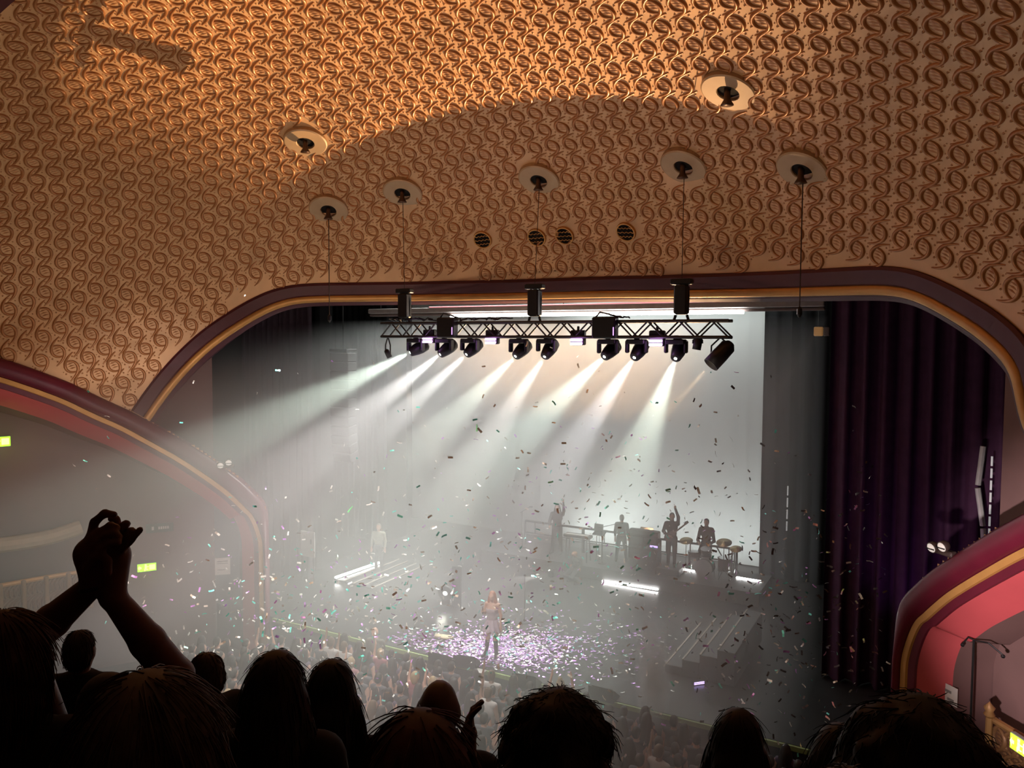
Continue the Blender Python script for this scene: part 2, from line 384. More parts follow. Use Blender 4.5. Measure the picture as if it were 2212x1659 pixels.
# ------------------------------------------------------------------ ceiling roses, vents
def frame(P, N, tw=None):
    N = V(N); x = V(1, 0, 0)-N*N.x; x.normalize(); y = N.cross(x)
    mm = Matrix.Identity(4)
    for k in range(3): mm[k][0] = x[k]; mm[k][1] = y[k]; mm[k][2] = N[k]; mm[k][3] = float(P[k])
    return mm
HOLE = mat('dark_hole', (.02, .017, .015), .9)
rose_lab = ['faint plaster ceiling rose furthest left in the haze', 'shadowed plaster ceiling rose over the left end of the lighting truss', 'plaster ceiling rose over the middle of the lighting truss', 'large plaster ceiling rose over the right end of the lighting truss', 'plaster ceiling rose at the right with a chain hanging past the truss', 'tilted ceiling rose at the left edge of the golden light with a bright hook', 'brightest cream ceiling rose inside the golden light']
for k, P in enumerate(DP):
    r = thing('ceiling_rose', rose_lab[k], 'ceiling rose', P, 0, 'round plaster roses in the vault')
    N = nrm(P)[0]; N = N*.9+np.array([0, 0, -.25]); N /= np.linalg.norm(N)
    mm = frame((0, 0, 0), N); R_ = .51
    MB().lathe([(.2, -.02), (.2, .055), (.215, .07), (R_-.03, .07), (R_, .05), (R_, -.12)], 36, mm).build('plate', CREAM, r, False)
    MB().lathe([(1e-6, .02), (.2, .02)], 24, mm).build('hole', HOLE, r)
    q = V(N)*.1
    MB().lathe([(.06, .1), (.055, 0), (.06, -.1), (.11, -.18), (.12, -.2), (1e-6, -.2)], 14, Matrix.Translation(q+V(0, 0, .02))).build('hook_shackle', mat('dark_bronze', (.10, .06, .04), .4, .6), r, True)
vent_lab = ['round wavy vent grille furthest left', 'round wavy vent grille left of the close middle pair', 'round wavy vent grille right of the close middle pair', 'round wavy vent grille furthest right']
for k, P in enumerate(VP_):
    r = thing('vent_grille', vent_lab[k]+' above the proscenium', 'vent', P, 0, 'round vents above the proscenium'); N = nrm(P)[0]; mm = frame((0, 0, 0), N)
    mm = mm @ Matrix.Scale(1.2, 4)
    MB().lathe([(1e-6, .02), (.19, .02)], 28, mm).build('backing', HOLE, r)
    MB().lathe([(.18, .0), (.18, .05), (.205, .05), (.215, 0)], 28, mm).build('rim', GOLD, r)
    for t in (-.095, 0, .095):
        w = sqrt(.185**2-t*t)
        MB().tube([mm @ V(-w+2*w*i/16, t+.014*sin(i*1.6), .045) for i in range(17)], .010, 5).build('slat', GOLD, r)

# ================================================================== STAGE HOUSE
BACK = 28.3
def drape(name, x0, x1, y, z0, z1, mt, folds, amp, seed=0, taper=0., curve=0.):
    """hanging cloth with real folds"""
    r = random.Random(seed); n = folds*8; zz = np.linspace(z0, z1, 9); M = MB(); ph_ = [r.uniform(.6, 1.4) for _ in range(folds+1)]
    for z in zz:
        t = (z-z0)/(z1-z0)
        for i in range(n+1):
            u = i/n; k = u*folds; a = amp*ph_[int(min(k, folds-1))]*(1-.5*t)
            x = x0+(x1-x0)*u+taper*(1-t)*(u-.5); yy = y+a*sin(2*pi*k)+.3*a*sin(2*pi*k*2.3+seed)+curve*u*u
            M.v.append((x, yy, z))
    for j in range(8):
        for i in range(n): M.f.append((j*(n+1)+i, j*(n+1)+i+1, (j+1)*(n+1)+i+1, (j+1)*(n+1)+i))
    return M.build(name, mt, None, True)
def box_st(name, c, d, mt): return struct(MB().box(c, d).build(name, mt))
DARKW = mat('stage_house_black', (.02, .02, .021), .9, 0, .3, 1)
box_st('wall_stage_back', (XC, 29.6, 6), (30, .2, 12), DARKW)
box_st('wall_stage_left', (XC-13.5, 23, 6), (.2, 13.5, 12), DARKW)
box_st('wall_stage_right', (XC+13.5, 23, 6), (.2, 13.5, 12), DARKW)
box_st('ceiling_stage', (XC, 24, 13.2), (27, 11, .2), DARKW)
SF0 = 15.95                                            # stage front edge
dk = box_st('floor_stage', (XC, (SF0+29.5)/2, STAGE/2), (21, 29.5-SF0, STAGE), STAGEF)
MB().box((0, SF0-.03, STAGE-.06), (16.2, .06, .1)).build('edge_strip', mat('edge_tape_green', (.25, .33, .12), .6), dk).location = (XC, 0, 0)
# backdrop cloth
bx1 = onY(1650, 1000, BACK)[0]; bx0 = XC-12.2
CYC = mat('grey_backdrop_cloth', (.52, .54, .53), .85, 0, .08, .6)
tag(drape('backdrop_cloth', bx0, bx1, BACK, STAGE+.02, 11.2, CYC, 30, .006, 3), 'wide pale grey backdrop cloth hanging at the back of the stage', 'backdrop')
# black legs and house curtain
a1 = onY(1645, 1000, 27.2)[0]; a2 = onY(1800, 1000, 27.2)[0]
tag(drape('black_leg_drape', a1, a2+1.2, 27.2, STAGE+.02, 11.4, BLACKF, 7, .05, 5), 'black leg drape masking the right edge of the grey backdrop', 'drape', 'black leg drapes')
tag(drape('black_leg_drape', XC-13.2, XC-10.4, 24.2, STAGE+.02, 12, BLACKF, 9, .10, 6), 'black leg drape in the haze at the left behind the speaker hang', 'drape', 'black leg drapes')
tag(drape('black_leg_drape', XC-13.2, XC-10.2, 20.2, STAGE+.02, 12, BLACKF, 7, .10, 8), 'black leg drape just inside the proscenium at the far left', 'drape', 'black leg drapes')
PURP = mat('plum_velvet', (.07, .026, .06), .8, 0, .35, 4, spec=.3)
c1 = onY(1788, 1000, 19.6)[0]; c2 = c1+5.8
tag(drape('house_curtain', c1, c2, 19.6, STAGE+.02, 12, PURP, 13, .16, 11, taper=.0), 'plum velvet house curtain gathered in deep folds at the right of the stage', 'curtain')
tag(drape('house_curtain', XC-13.0, XC-9.7, 19.3, STAGE+.02, 12, mat('dark_velvet', (.05, .03, .045), .85, 0, .3, 4), 12, .16, 12), 'dark velvet house curtain gathered in the haze at the far left of the stage', 'curtain')
# header: two pale battens across the top of the opening
hd = thing('header_batten', 'long pale header batten with a glowing white strip under the proscenium', 'batten', onY(1290, 668, 20.2))
hx0 = onY(800, 668, 20.2)[0]; hx1 = onY(1782, 668, 20.2)[0]; hm = (hx0+hx1)/2; px_ = hd.location.x
GRB = mat('pale_grey_batten', (.34, .31, .30), .7)
MB().bevel((hm-px_, 0, .05), (hx1-hx0, .25, .16), .02).build('upper_board', GRB, hd)
MB().bevel((hm-px_, .05, -.08), (hx1-hx0, .2, .08), .02).build('lower_board', mat('brown_batten', (.16, .12, .11), .7), hd)
for x_ in (hx0+.4, hm, hx1-.4): MB().tube([(x_-px_, .05, .12), (x_-px_, .05, 13.05-hd.location.z)], .015, 6).build('hanger_rod', BLACK, hd)
la, lb = onY(973, 681, 20.1)[0]-px_, onY(1607, 681, 20.1)[0]-px_
MB().bevel(((la+lb)/2, -.1, -.155), (lb-la, .06, .05), .01).build('light_strip', LEDW, hd)
MB().bevel(((la+lb)/2-.3, -.1, .15), (lb-la+1, .05, .03), .01).build('pink_strip', LEDP, hd)

# ------------------------------------------------------------------ riser, strips, steps
RZ = STAGE+.42
r0, r1 = onZ(1120, 1250, STAGE)[0]-2.2, onY(1655, 1230, 25.0)[0]
box_st('floor_riser', ((r0+r1)/2, 24.98, STAGE+.21), (r1-r0, 2.1, .42), RISER)
def strip(p, q, label, w=.07, mt=LEDW, grp='glowing white light strips on the stage'):
    p, q = V(p), V(q); c = (p+q)/2; t = thing('light_strip', label, 'light strip', c, 0, grp)
    d = (q-p); n = d.length; rot = d.to_track_quat('X', 'Z').to_matrix()
    MB().bevel((0, 0, -.02), (n, w*1.3, w*.6), .01, rot).build('housing', BLACK, t)
    MB().bevel((0, 0, .02), (n*.99, w, w), .015, rot).build('diffuser', mt, t)
    return t
yF = 23.88
strip(onY(1300, 1256, yF), onY(1422, 1275, yF), 'brightest white light strip along the foot of the riser')
strip(onY(1168, 1189, 25.2), onY(1330, 1213, 25.2), 'white light strip behind the feet of the keyboard player')
strip(onY(1472, 1231, 25.2), onY(1508, 1237, 25.2), 'short white light strip beside the seated drummer')
strip(onY(1590, 1249, 25.2), onY(1645, 1258, 25.2), 'white light strip at the lower right corner of the backdrop')
strip(onZ(724, 1250, STAGE+.1), onZ(819, 1217, STAGE+.1), 'slanting white light strip on the steps at the left', .09)
def steps(name, label, x0, y0, y1, sg, n=4, tr=.42, rs=.2):
    t = thing(name, label, 'steps', (x0, (y0+y1)/2, STAGE))
    for k in range(n):
        MB().bevel((sg*(k*tr+tr/2), 0, (k+1)*rs/2), (tr, y1-y0, (k+1)*rs), .01).build('tread', RISER, t)
        o = MB().bevel((sg*(k*tr+.015), 0, (k+1)*rs+.006), (.045, y1-y0, .02), .005).build('nosing', mat('pale_nosing', (.42, .36, .30), .5), t)
steps('stage_steps', 'broad dark stage steps with pale nosings at the right of the stage', -5.6, 18.0, 21.2, 1)
pl = onZ(724, 1250, STAGE+.1)
steps('stage_steps', 'hazy stage steps with pale nosings under the slanting strip at the left', pl[0]+1.55, 19.4, 22.4, -1, 4, .38, .02)
# rail on the riser
RAIL = mat('rail_black_steel', (.012, .012, .012), .6, 0)
def railing(xa, za, xb, zb, label, posts, brace=False):
    A, B = onY(xa, za, 25.5), onY(xb, zb, 25.5); t = thing('guard_rail', label, 'railing', (A[0], 25.5, RZ), 0, 'guard rails on the riser')
    L = B[0]-A[0]; H = (A[2]+B[2])/2-RZ
    MB().tube([(0, 0, H), (L, 0, H)], .04, 8).build('rail', RAIL, t)
    MB().tube([(0, 0, H*.5), (L, 0, H*.5)], .026, 8).build('rail', RAIL, t)
    for u, thick in posts: MB().tube([(L*u, 0, 0), (L*u, 0, H)], thick, 8).build('post', RAIL, t)
    for u in ((.08, .22, .62, .9)): MB().tube([(L*u, 0, H*.5), (L*u, 0, H)], .02, 6).build('picket', RAIL, t)
    if brace:
        for p, q in (((L*.74, 0, H), (L*.86, 0, H*.42)), ((L*.99, 0, H), (L*.88, 0, H*.42)), ((L*.97, 0, 0), (L*.97, 0, H)), ((L*.94, 0, 0), (L*.94, 0, H*.9))):
            MB().tube([p, q], .022, 6).build('brace', RAIL, t)
railing(1135, 1124, 1420, 1163, 'long grey guard rail behind the keyboard player and the dancer', [(0, .03), (.46, .06), (1, .035)])
railing(1427, 1164, 1592, 1187, 'braced grey guard rail behind the guitarist and the drummer', [(0, .035), (.4, .02), (1, .035)], True)

# ------------------------------------------------------------------ lighting truss and chain hoists
TY = 16.05
ta_, tb_ = onY(832, 712, TY), onY(1578, 712, TY); TZ = 9.3+.30; TL = tb_[0]-ta_[0]
tr = thing('lighting_truss', 'long black lighting truss hung across the top of the stage', 'truss', (ta_[0], TY, TZ))
for y in (-.17, .17):
    for z in (-.17, .17): MB().tube([(0, y, z), (TL, y, z)], .034, 8).build('chord', BLACK, tr)
nb = 26; st = TL/nb
bm = MB().tube([(0, 0, -.17), (st, 0, .17)], .019, 6).build('brace', BLACK, tr); bm.location = (0, -.17, 0)
bm2 = MB().tube([(0, 0, .17), (st, 0, -.17)], .019, 6).build('brace', BLACK, tr); bm2.location = (st, -.17, 0)
for k in range(nb):
    for y in (-.17, .17):
        src = bm if k % 2 == 0 else bm2
        if (k in (0, 1)) and y < 0: continue
        c = src.copy(); COL.objects.link(c); c.location = (k*st, y, 0)
cm = MB().tube([(0, -.17, 0), (0, .17, 0)], .013, 6).build('cross_bar', BLACK, tr); cm.location = (0, 0, .17)
for k in range(0, nb+1):
    for z in (-.17, .17):
        if k == 0 and z > 0: continue
        c = cm.copy(); COL.objects.link(c); c.location = (k*st, 0, z)
def hang(px, rose, label):
    x = onY(px, 660, TY)[0]; t = thing('chain_hoist', label, 'chain hoist', (x, TY, TZ+.2), 0, 'chain hoists holding the truss')
    P = DP[rose]; top = P[2]-TZ-.4
    MB().bevel((0, 0, .42), (.28, .26, .62), .03).build('motor_body', BLACK, t)
    MB().bevel((0, 0, .80), (.46, .2, .12), .02).build('top_plate', BLACK, t)
    for s in (-1, 1): MB().tube([(s*.12, 0, .1), (s*.16, 0, -.02)], .03, 6).build('leg', BLACK, t)
    MB().tube([(P[0]-x, P[1]-TY, top), (0, 0, .85)], .008, 6).build('chain', mat('chain_dark', (.07, .05, .04), .5, .6), t)
    MB().tube([(.11, 0, .8), (.14, .05, .5), (.13, .04, .15)], .02, 6).build('chain_bag', BLACK, t)
hang(874, 1, 'black chain hoist at the left end of the truss'); hang(1155, 2, 'black chain hoist at the middle of the truss'); hang(1472, 3, 'black chain hoist at the right end of the truss')
for rose, zl, lab in ((4, 9.9, 'slack dark chain hanging from the rose at the right'), (0, 9.9, 'faint slack chain hanging from the rose at the far left')):
    P = DP[rose]; o = thing('hanging_chain', lab, 'chain', (P[0], P[1], zl), 0, 'slack chains from the vault')
    MB().tube([(0, 0, P[2]-zl-.15), (0, 0, 0)], .012, 6).build('chain', mat('chain_dark', (.07, .05, .04)), o)
    MB().lathe([(.02, .1), (.05, .06), (.05, -.04), (.02, -.1)], 8).build('hook', BLACK, o)
for px, w, h, lab in ((1307, .55, .48, 'black control box on the truss left of its right hoist'), (966, .5, .5, 'black control box on the truss near its left hoist')):
    c = onY(px, 708, TY-.25); t = thing('control_box', lab, 'box', c, 0, 'control boxes on the truss')
    MB().bevel((0, 0, 0), (w, .24, h), .03).build('case', BLACK, t); MB().tube([(-w*.4, 0, h/2), (-w*.2, -.03, h/2+.1), (.1, .02, h/2+.05), (w*.7, 0, h/2-.02)], .02, 6).build('cable', BLACK, t)
    MB().box((w*.44, -.125, -.08), (.02, .01, .18)).build('indicator', mat('indicator_lilac', (.5, .3, .7), .4, 0, 0, 1, (.7, .4, 1), 1.5), t)
for k, (xa, xb) in enumerate(((850, 930), (900, 1010), (990, 1110), (1020, 1085), (1320, 1360), (840, 870))):
    A, B = onY(xa, 690, TY), onY(xb, 690, TY); L = B[0]-A[0]; r = random.Random(k)
    p = [(L*i/14, r.uniform(-.12, .12), .2+.07*abs(sin(i*1.1+k))+r.uniform(0, .05)) for i in range(15)]
    o = MB().tube(p, .016, 6).build('truss_cable', BLACK); o.location = (A[0], TY, TZ)
    tag(o, ['black cable looped over the left hoist of the truss', 'black cable heaped over the left control box', 'thick black cable heap between the left and middle hoists', 'upper loop of black cable left of the middle hoist', 'short black cable beside the right control box', 'short black cable at the left tip of the truss'][k], 'cable', 'cables on the truss')

def aim_rot(d): return V(d).to_track_quat('X', 'Z').to_matrix().to_4x4()
def moving_head(px, py, target, col, power, label, cone=17, s=1.0):
    """yoke lamp under the truss; the beam leaves the lens (px,py) for target"""
    Ln = onY(px, py, TY); d = V(target)-V(Ln); d.normalize()
    piv = V(Ln)-d*.33*s; base = V(piv.x, TY, TZ-.2)
    t = thing('moving_head_lamp', label, 'stage lamp', base, 0, 'moving head lamps under the truss')
    h = base.z-piv.z
    MB().bevel((0, 0, .0), (.10, .1, .14), .01).build('clamp', BLACK, t)
    MB().bevel((0, 0, -.07), (.42*s, .26*s, .11), .02).build('base', BLACK, t)
    for sg in (-1, 1):
        MB().bevel((sg*.215*s, 0, -.07-h/2), (.06, .16*s, h+.06), .02).build('yoke_arm', BLACK, t)
    Mx = Matrix.Translation(piv-base) @ aim_rot(d) @ Matrix.Rotation(pi/2, 4, 'Y')
    MB().lathe([(.10*s, -.20*s), (.15*s, -.15*s), (.165*s, 0), (.15*s, .14*s), (.115*s, .30*s), (.10*s, .325*s)], 18, Mx).build('lamp_body', BLACK, t, True)
    lens = MB().lathe([(1e-6, .327*s), (.085*s, .322*s)], 18, Mx).build('lens', mat('lens_%.2f%.2f%.2f' % col, (.9, .9, .85), .3, 0, 0, 1, tuple(min(1, c*.6+.4) for c in col), 12), t)
    light('lamp_beam', 'SPOT', V(Ln)+d*.05, power, col, target, .05, cone, .7)
    return t
HEADS = [(885, 762, (350, 1030), .90, (.84, 1, .84)), (950, 766, (600, 1040), .90, (1, .97, .93)), (1007, 766, (740, 1010), .90, (.95, .93, .88)), (1113, 770, (880, 1000), .90, (.88, 1, .82)), (1176, 771, (1010, 1020), .90, (1, .97, .88)), (1305, 771, (1110, 960), .90, (.78, 1, .86)), (1370, 773, (1230, 980), .90, (1, .99, 1)), (1459, 775, (1380, 980), .90, (.85, 1, .85))]
names = ['first', 'second', 'third', 'fourth', 'fifth', 'sixth', 'seventh', 'eighth']
for k, (x, y, e, df, col) in enumerate(HEADS):
    S = onY(x, y, TY); D0 = (S-EYE)@FWD
    moving_head(x, y, onD(e[0], e[1], D0*df), col, 6000*(2.1, 1.6, 1.2, .85, .8, .85, .8, .85)[k], '%s moving head lamp from the left under the truss, shining down left' % names[k], [20, 20, 17, 20, 19, 21, 18, 21][k])
def strobe(px, py, label):
    c = onY(px, py, TY-.1); t = thing('strobe_panel', label, 'stage lamp', c, 0, 'violet strobe panels under the truss')
    MB().bevel((0, .05, .1), (.34, .14, .34), .02).build('housing', BLACK, t)
    R_ = Matrix.Rotation(radians(-25), 3, 'X')
    for z in (-.035, .045): MB().bevel((0, -.06, z), (.29, .03, .06), .008, R_).build('light_bar', VIOL, t)
    MB().bevel((0, .05, .3), (.05, .05, .12), .01).build('clamp', BLACK, t)
    light('strobe_glow', 'POINT', V(c)+V(0, -.25, -.1), 5, (.75, .3, 1), None, .1)
for px, py, n in ((926, 735, 'leftmost'), (1062, 737, 'second from the left'), (1247, 739, 'third from the left'), (1418, 741, 'rightmost')): strobe(px, py, 'violet strobe panel under the truss, '+n+' of four')
def par(px, py, target, rad, ln, label, beam=None, cone=10):
    c = onY(px, py, TY-.1); d = V(target)-V(c); d.normalize(); t = thing('spot_lamp', label, 'stage lamp', c, 0, 'hanging spot lamps')
    Mx = aim_rot(d) @ Matrix.Rotation(pi/2, 4, 'Y')
    MB().lathe([(rad*.5, -ln*.55), (rad*.95, -ln*.4), (rad, 0), (rad, ln*.5), (rad*.9, ln*.5), (rad*.85, ln*.3)], 18, Mx).build('can', BLACK, t, True)
    MB().lathe([(1e-6, ln*.32), (rad*.85, ln*.32)], 16, Mx).build('lens', mat('lens_amber', (.8, .6, .3), .3, 0, 0, 1, (1, .8, .5), 3), t)
    up = TZ-.17-c[2]
    for s in (-1, 1): MB().tube([(s*rad*1.1, 0, 0), (s*rad*1.1, 0, up*.5), (0, 0, up)], .018, 6).build('bracket', BLACK, t)
    if beam: light('lamp_beam', 'SPOT', V(c)+d*(ln*.62), beam, (1, .66, .36), target, .03, cone, .3)
S = onY(1552, 770, TY); par(1556, 766, onD(1330, 1010, ((S-EYE)@FWD)*.97), .17, .60, 'big black spot lamp at the right end of the truss, tipped down left', 2500, 9)
S = onY(1507, 742, TY); par(1507, 742, onD(1490, 830, ((S-EYE)@FWD)), .09, .26, 'small unlit spot lamp near the right end of the truss')
S = onY(842, 775, TY); par(838, 764, onD(960, 1010, ((S-EYE)@FWD)*1.02), .07, .22, 'small spot lamp with a thin amber beam at the left tip of the truss', 2500, 9)
# back lamp upstage that throws warm light up through the opening onto the vault
BL = (-9.0, 26.96, 2.03)
bl = thing('floor_lamp', 'low amber floor lamp in an added black snoot at the back of the stage', 'stage lamp', (BL[0], BL[1], STAGE))
MB().bevel((0, .25, .25), (.4, .3, .5), .015).build('base', BLACK, bl)
sd = [(cos(e)*sin(a), -cos(e)*cos(a), sin(e)) for a, e in ((-.46, .69), (.46, .64), (.46, .86), (-.46, .86))]  # snoot added to trim the beam and hide the glow near the lamp
near = [V(d)*.35 for d in sd]; far = [V(d)*.80 for d in sd]; off = V(0, 0, BL[2]-STAGE)
sv = [tuple(p+off) for p in near+far]+[tuple(p*1.03+off+V(0, .02, 0)) for p in near+far]
MB().add(sv, [(i, (i+1) % 4, 4+(i+1) % 4, 4+i) for i in range(4)]).build('snoot', BLACK, bl)
light('amber_uplight', 'SPOT', BL, 42000, (1, .60, .30), (-8.9, 12.4, 14.9), .015, 48, 1.0)

rk = thing('screening_rack', 'added black rack screening the lamp snoot behind the guard rail', 'rack', (BL[0]+.1, 25.92, STAGE))  # added to hide the lit snoot from the camera
MB().bevel((0, 0, .74), (1.1, .3, 1.38), .03).build('case', BLACK, rk)
for z in (.3, .7, 1.1): MB().bevel((0, -.16, z), (.95, .02, .3), .01).build('front_panel', mat('rack_grey', (.03, .03, .032), .4), rk)
for x in (-.42, .42): MB().tube([(x, 0, 0), (x, 0, .06)], .04, 8).build('caster', BLACK, rk)
# haze filling the stage and the front of the hall
def volume(name, c, d, dens, col=(1, 1, 1), g=.35, noise=None):
    M = bpy.data.materials.new(name); M.use_nodes = True; N = M.node_tree.nodes; L = M.node_tree.links
    N.remove(N['Principled BSDF']); v = N.new('ShaderNodeVolumeScatter'); v.inputs['Color'].default_value = (*col, 1); v.inputs['Density'].default_value = dens; v.inputs['Anisotropy'].default_value = g
    L.new(v.outputs[0], N['Material Output'].inputs['Volume'])
    if noise: noise(N, L, v)
    o = MB().box((0, 0, 0), d).build(name, M); o.location = c; return o
hz = volume('stage_haze', (-12.3, 14.05, 0), (20.0, 11.5, 9.4), HAZE)
for v_ in hz.data.vertices:                             # the haze bank rises from the stalls toward the stage
    v_.co.z = .02 if v_.co.z < 0 else (7.3 if v_.co.y < 0 else 10.0)
tag(hz, 'pale theatre haze hanging over the stage and the stalls', 'haze', kind='stuff')

# ================================================================== PEOPLE: bodies as one smooth surface
def surface(prims, h, k=.03, cut=None):
    """polygonise a smooth union of tapered capsules ('c',a,b,ra,rb) and ellipsoids ('e',c,radii)"""
    lo = np.full(3, 1e9); hi = -lo
    for p in prims:
        if p[0] == 'c':
            for q, r in ((p[1], p[3]), (p[2], p[4])): lo = np.minimum(lo, np.array(q)-r); hi = np.maximum(hi, np.array(q)+r)
        else: lo = np.minimum(lo, np.array(p[1])-max(p[2])); hi = np.maximum(hi, np.array(p[1])+max(p[2]))
    lo -= 2*h+.01; hi += 2*h+.01; n = np.ceil((hi-lo)/h).astype(int)+1
    ax = [lo[i]+h*np.arange(n[i]) for i in range(3)]
    P = np.stack(np.meshgrid(*ax, indexing='ij'), -1); F = np.full(P.shape[:3], 1e3)
    for p in prims:
        if p[0] == 'c':
            a = np.array(p[1], float); b = np.array(p[2], float); ra, rb = p[3], p[4]; R_ = max(ra, rb)
            l0 = np.minimum(a, b)-R_-.12; l1 = np.maximum(a, b)+R_+.12
        else:
            c = np.array(p[1], float); r = np.array(p[2], float); l0 = c-r.max()-.12; l1 = c+r.max()+.12
        i0 = np.clip(((l0-lo)/h).astype(int), 0, n-1); i1 = np.clip(((l1-lo)/h).astype(int)+2, 1, n)
        sl_ = tuple(slice(i0[q], i1[q]) for q in range(3)); X = P[sl_]
        if p[0] == 'c':
            d = b-a; t = np.clip(((X-a)@d)/max(d@d, 1e-9), 0, 1); D = np.linalg.norm(X-a-t[..., None]*d, axis=-1)-(ra+(rb-ra)*t)
        else:
            q = (X-c)/r; L = np.linalg.norm(q, axis=-1); L2 = np.linalg.norm((X-c)/(r*r), axis=-1)+1e-9; D = L*(L-1)/L2
        kk_ = p[5] if len(p) > 5 and p[0] == 'c' else k
        A = F[sl_]; w = np.clip(.5+.5*(A-D)/kk_, 0, 1); F[sl_] = A*(1-w)+D*w-kk_*w*(1-w)
    if cut is not None: F = np.maximum(F, cut(P))
    neg = F < 0; nx, ny, nz = F.shape
    cor = [(a, b, c) for a in (0, 1) for b in (0, 1) for c in (0, 1)]
    g = lambda A, o: A[o[0]:nx-1+o[0], o[1]:ny-1+o[1], o[2]:nz-1+o[2]]
    cnt = sum(g(neg, o).astype(int) for o in cor); act = (cnt > 0) & (cnt < 8)
    ids = np.argwhere(act); acc = np.zeros((len(ids), 3)); na = np.zeros(len(ids))
    for a in range(8):
        for b in range(a+1, 8):
            if sum(abs(cor[a][q]-cor[b][q]) for q in range(3)) != 1: continue
            ia = ids+np.array(cor[a]); ib = ids+np.array(cor[b]); fa = F[tuple(ia.T)]; fb = F[tuple(ib.T)]
            m_ = (fa < 0) != (fb < 0); t = np.where(m_, fa/np.where(m_, fa-fb, 1), 0)
            acc += np.where(m_[:, None], ia+(ib-ia)*t[:, None], 0); na += m_
    vert = lo+h*acc/np.maximum(na, 1)[:, None]
    idx = -np.ones((nx-1, ny-1, nz-1), int); idx[tuple(ids.T)] = np.arange(len(ids)); faces = []
    for axn in range(3):
        o = [0, 0, 0]; o[axn] = 1; u, w = [q for q in range(3) if q != axn]
        A = neg[:nx-o[0], :ny-o[1], :nz-o[2]]; B = neg[o[0]:, o[1]:, o[2]:]
        e = np.argwhere(A != B); e = e[(e[:, u] > 0) & (e[:, w] > 0) & (e[:, u] < F.shape[u]-1) & (e[:, w] < F.shape[w]-1)]
        du = np.zeros(3, int); du[u] = 1; dw = np.zeros(3, int); dw[w] = 1
        q = np.stack([idx[tuple((e-du-dw).T)], idx[tuple((e-dw).T)], idx[tuple(e.T)], idx[tuple((e-du).T)]], 1)
        fl_ = A[tuple(e.T)]
        if axn == 1: fl_ = ~fl_
        q = np.where(fl_[:, None], q, q[:, ::-1]); faces.append(q[(q >= 0).all(1)])
    return vert, np.vstack(faces)
def smesh(name, prims, h, mt, parent=None, k=.03, cut=None):
    v, f = surface(prims, h, k, cut); me = bpy.data.meshes.new(name); me.from_pydata(v.tolist(), [], f.tolist()); me.update()
    return link(name, me, mt, parent, True)
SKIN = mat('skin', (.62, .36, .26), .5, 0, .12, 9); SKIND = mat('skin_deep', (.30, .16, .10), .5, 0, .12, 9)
def hand_prims(w, d, side, up=(0, 0, 1), curl=.35, r=.0095, palm=True):
    """palm, four unequal bent fingers and a thumb leaving the palm's side; w wrist, d pointing direction"""
    d = V(d).normalized(); w = V(w); s = d.cross(V(up))
    s = s.normalized() if s.length > 1e-3 else V(1, 0, 0)
    nrm_ = s.cross(d).normalized(); P = []
    if palm:
        P.append(('c', w, w+d*.045, .024, .03)); P.append(('c', w+d*.05+s*.018, w+d*.085+s*.022, .02, .016)); P.append(('c', w+d*.05-s*.018, w+d*.085-s*.022, .02, .016))
    for q, ln in ((-.03, .075), (-.01, .088), (.011, .082), (.031, .064)):
        a = w+d*.088+s*q; b = a+(d*cos(curl*.6)+nrm_*sin(curl*.6))*ln*.5; c = b+(d*cos(curl*1.6)+nrm_*sin(curl*1.6))*ln*.5
        P += [('c', a, b, r, r*.92, .006), ('c', b, c, r*.92, r*.8, .006)]
    a = w+d*.035+s*side*.03; b = a+(d*.6+s*side*.7+nrm_*.2).normalized()*.042; c = b+(d*.9+s*side*.25+nrm_*.3).normalized()*.034
    P += [('c', a, b, .012, .011, .008), ('c', b, c, .011, .009, .006)]
    return P
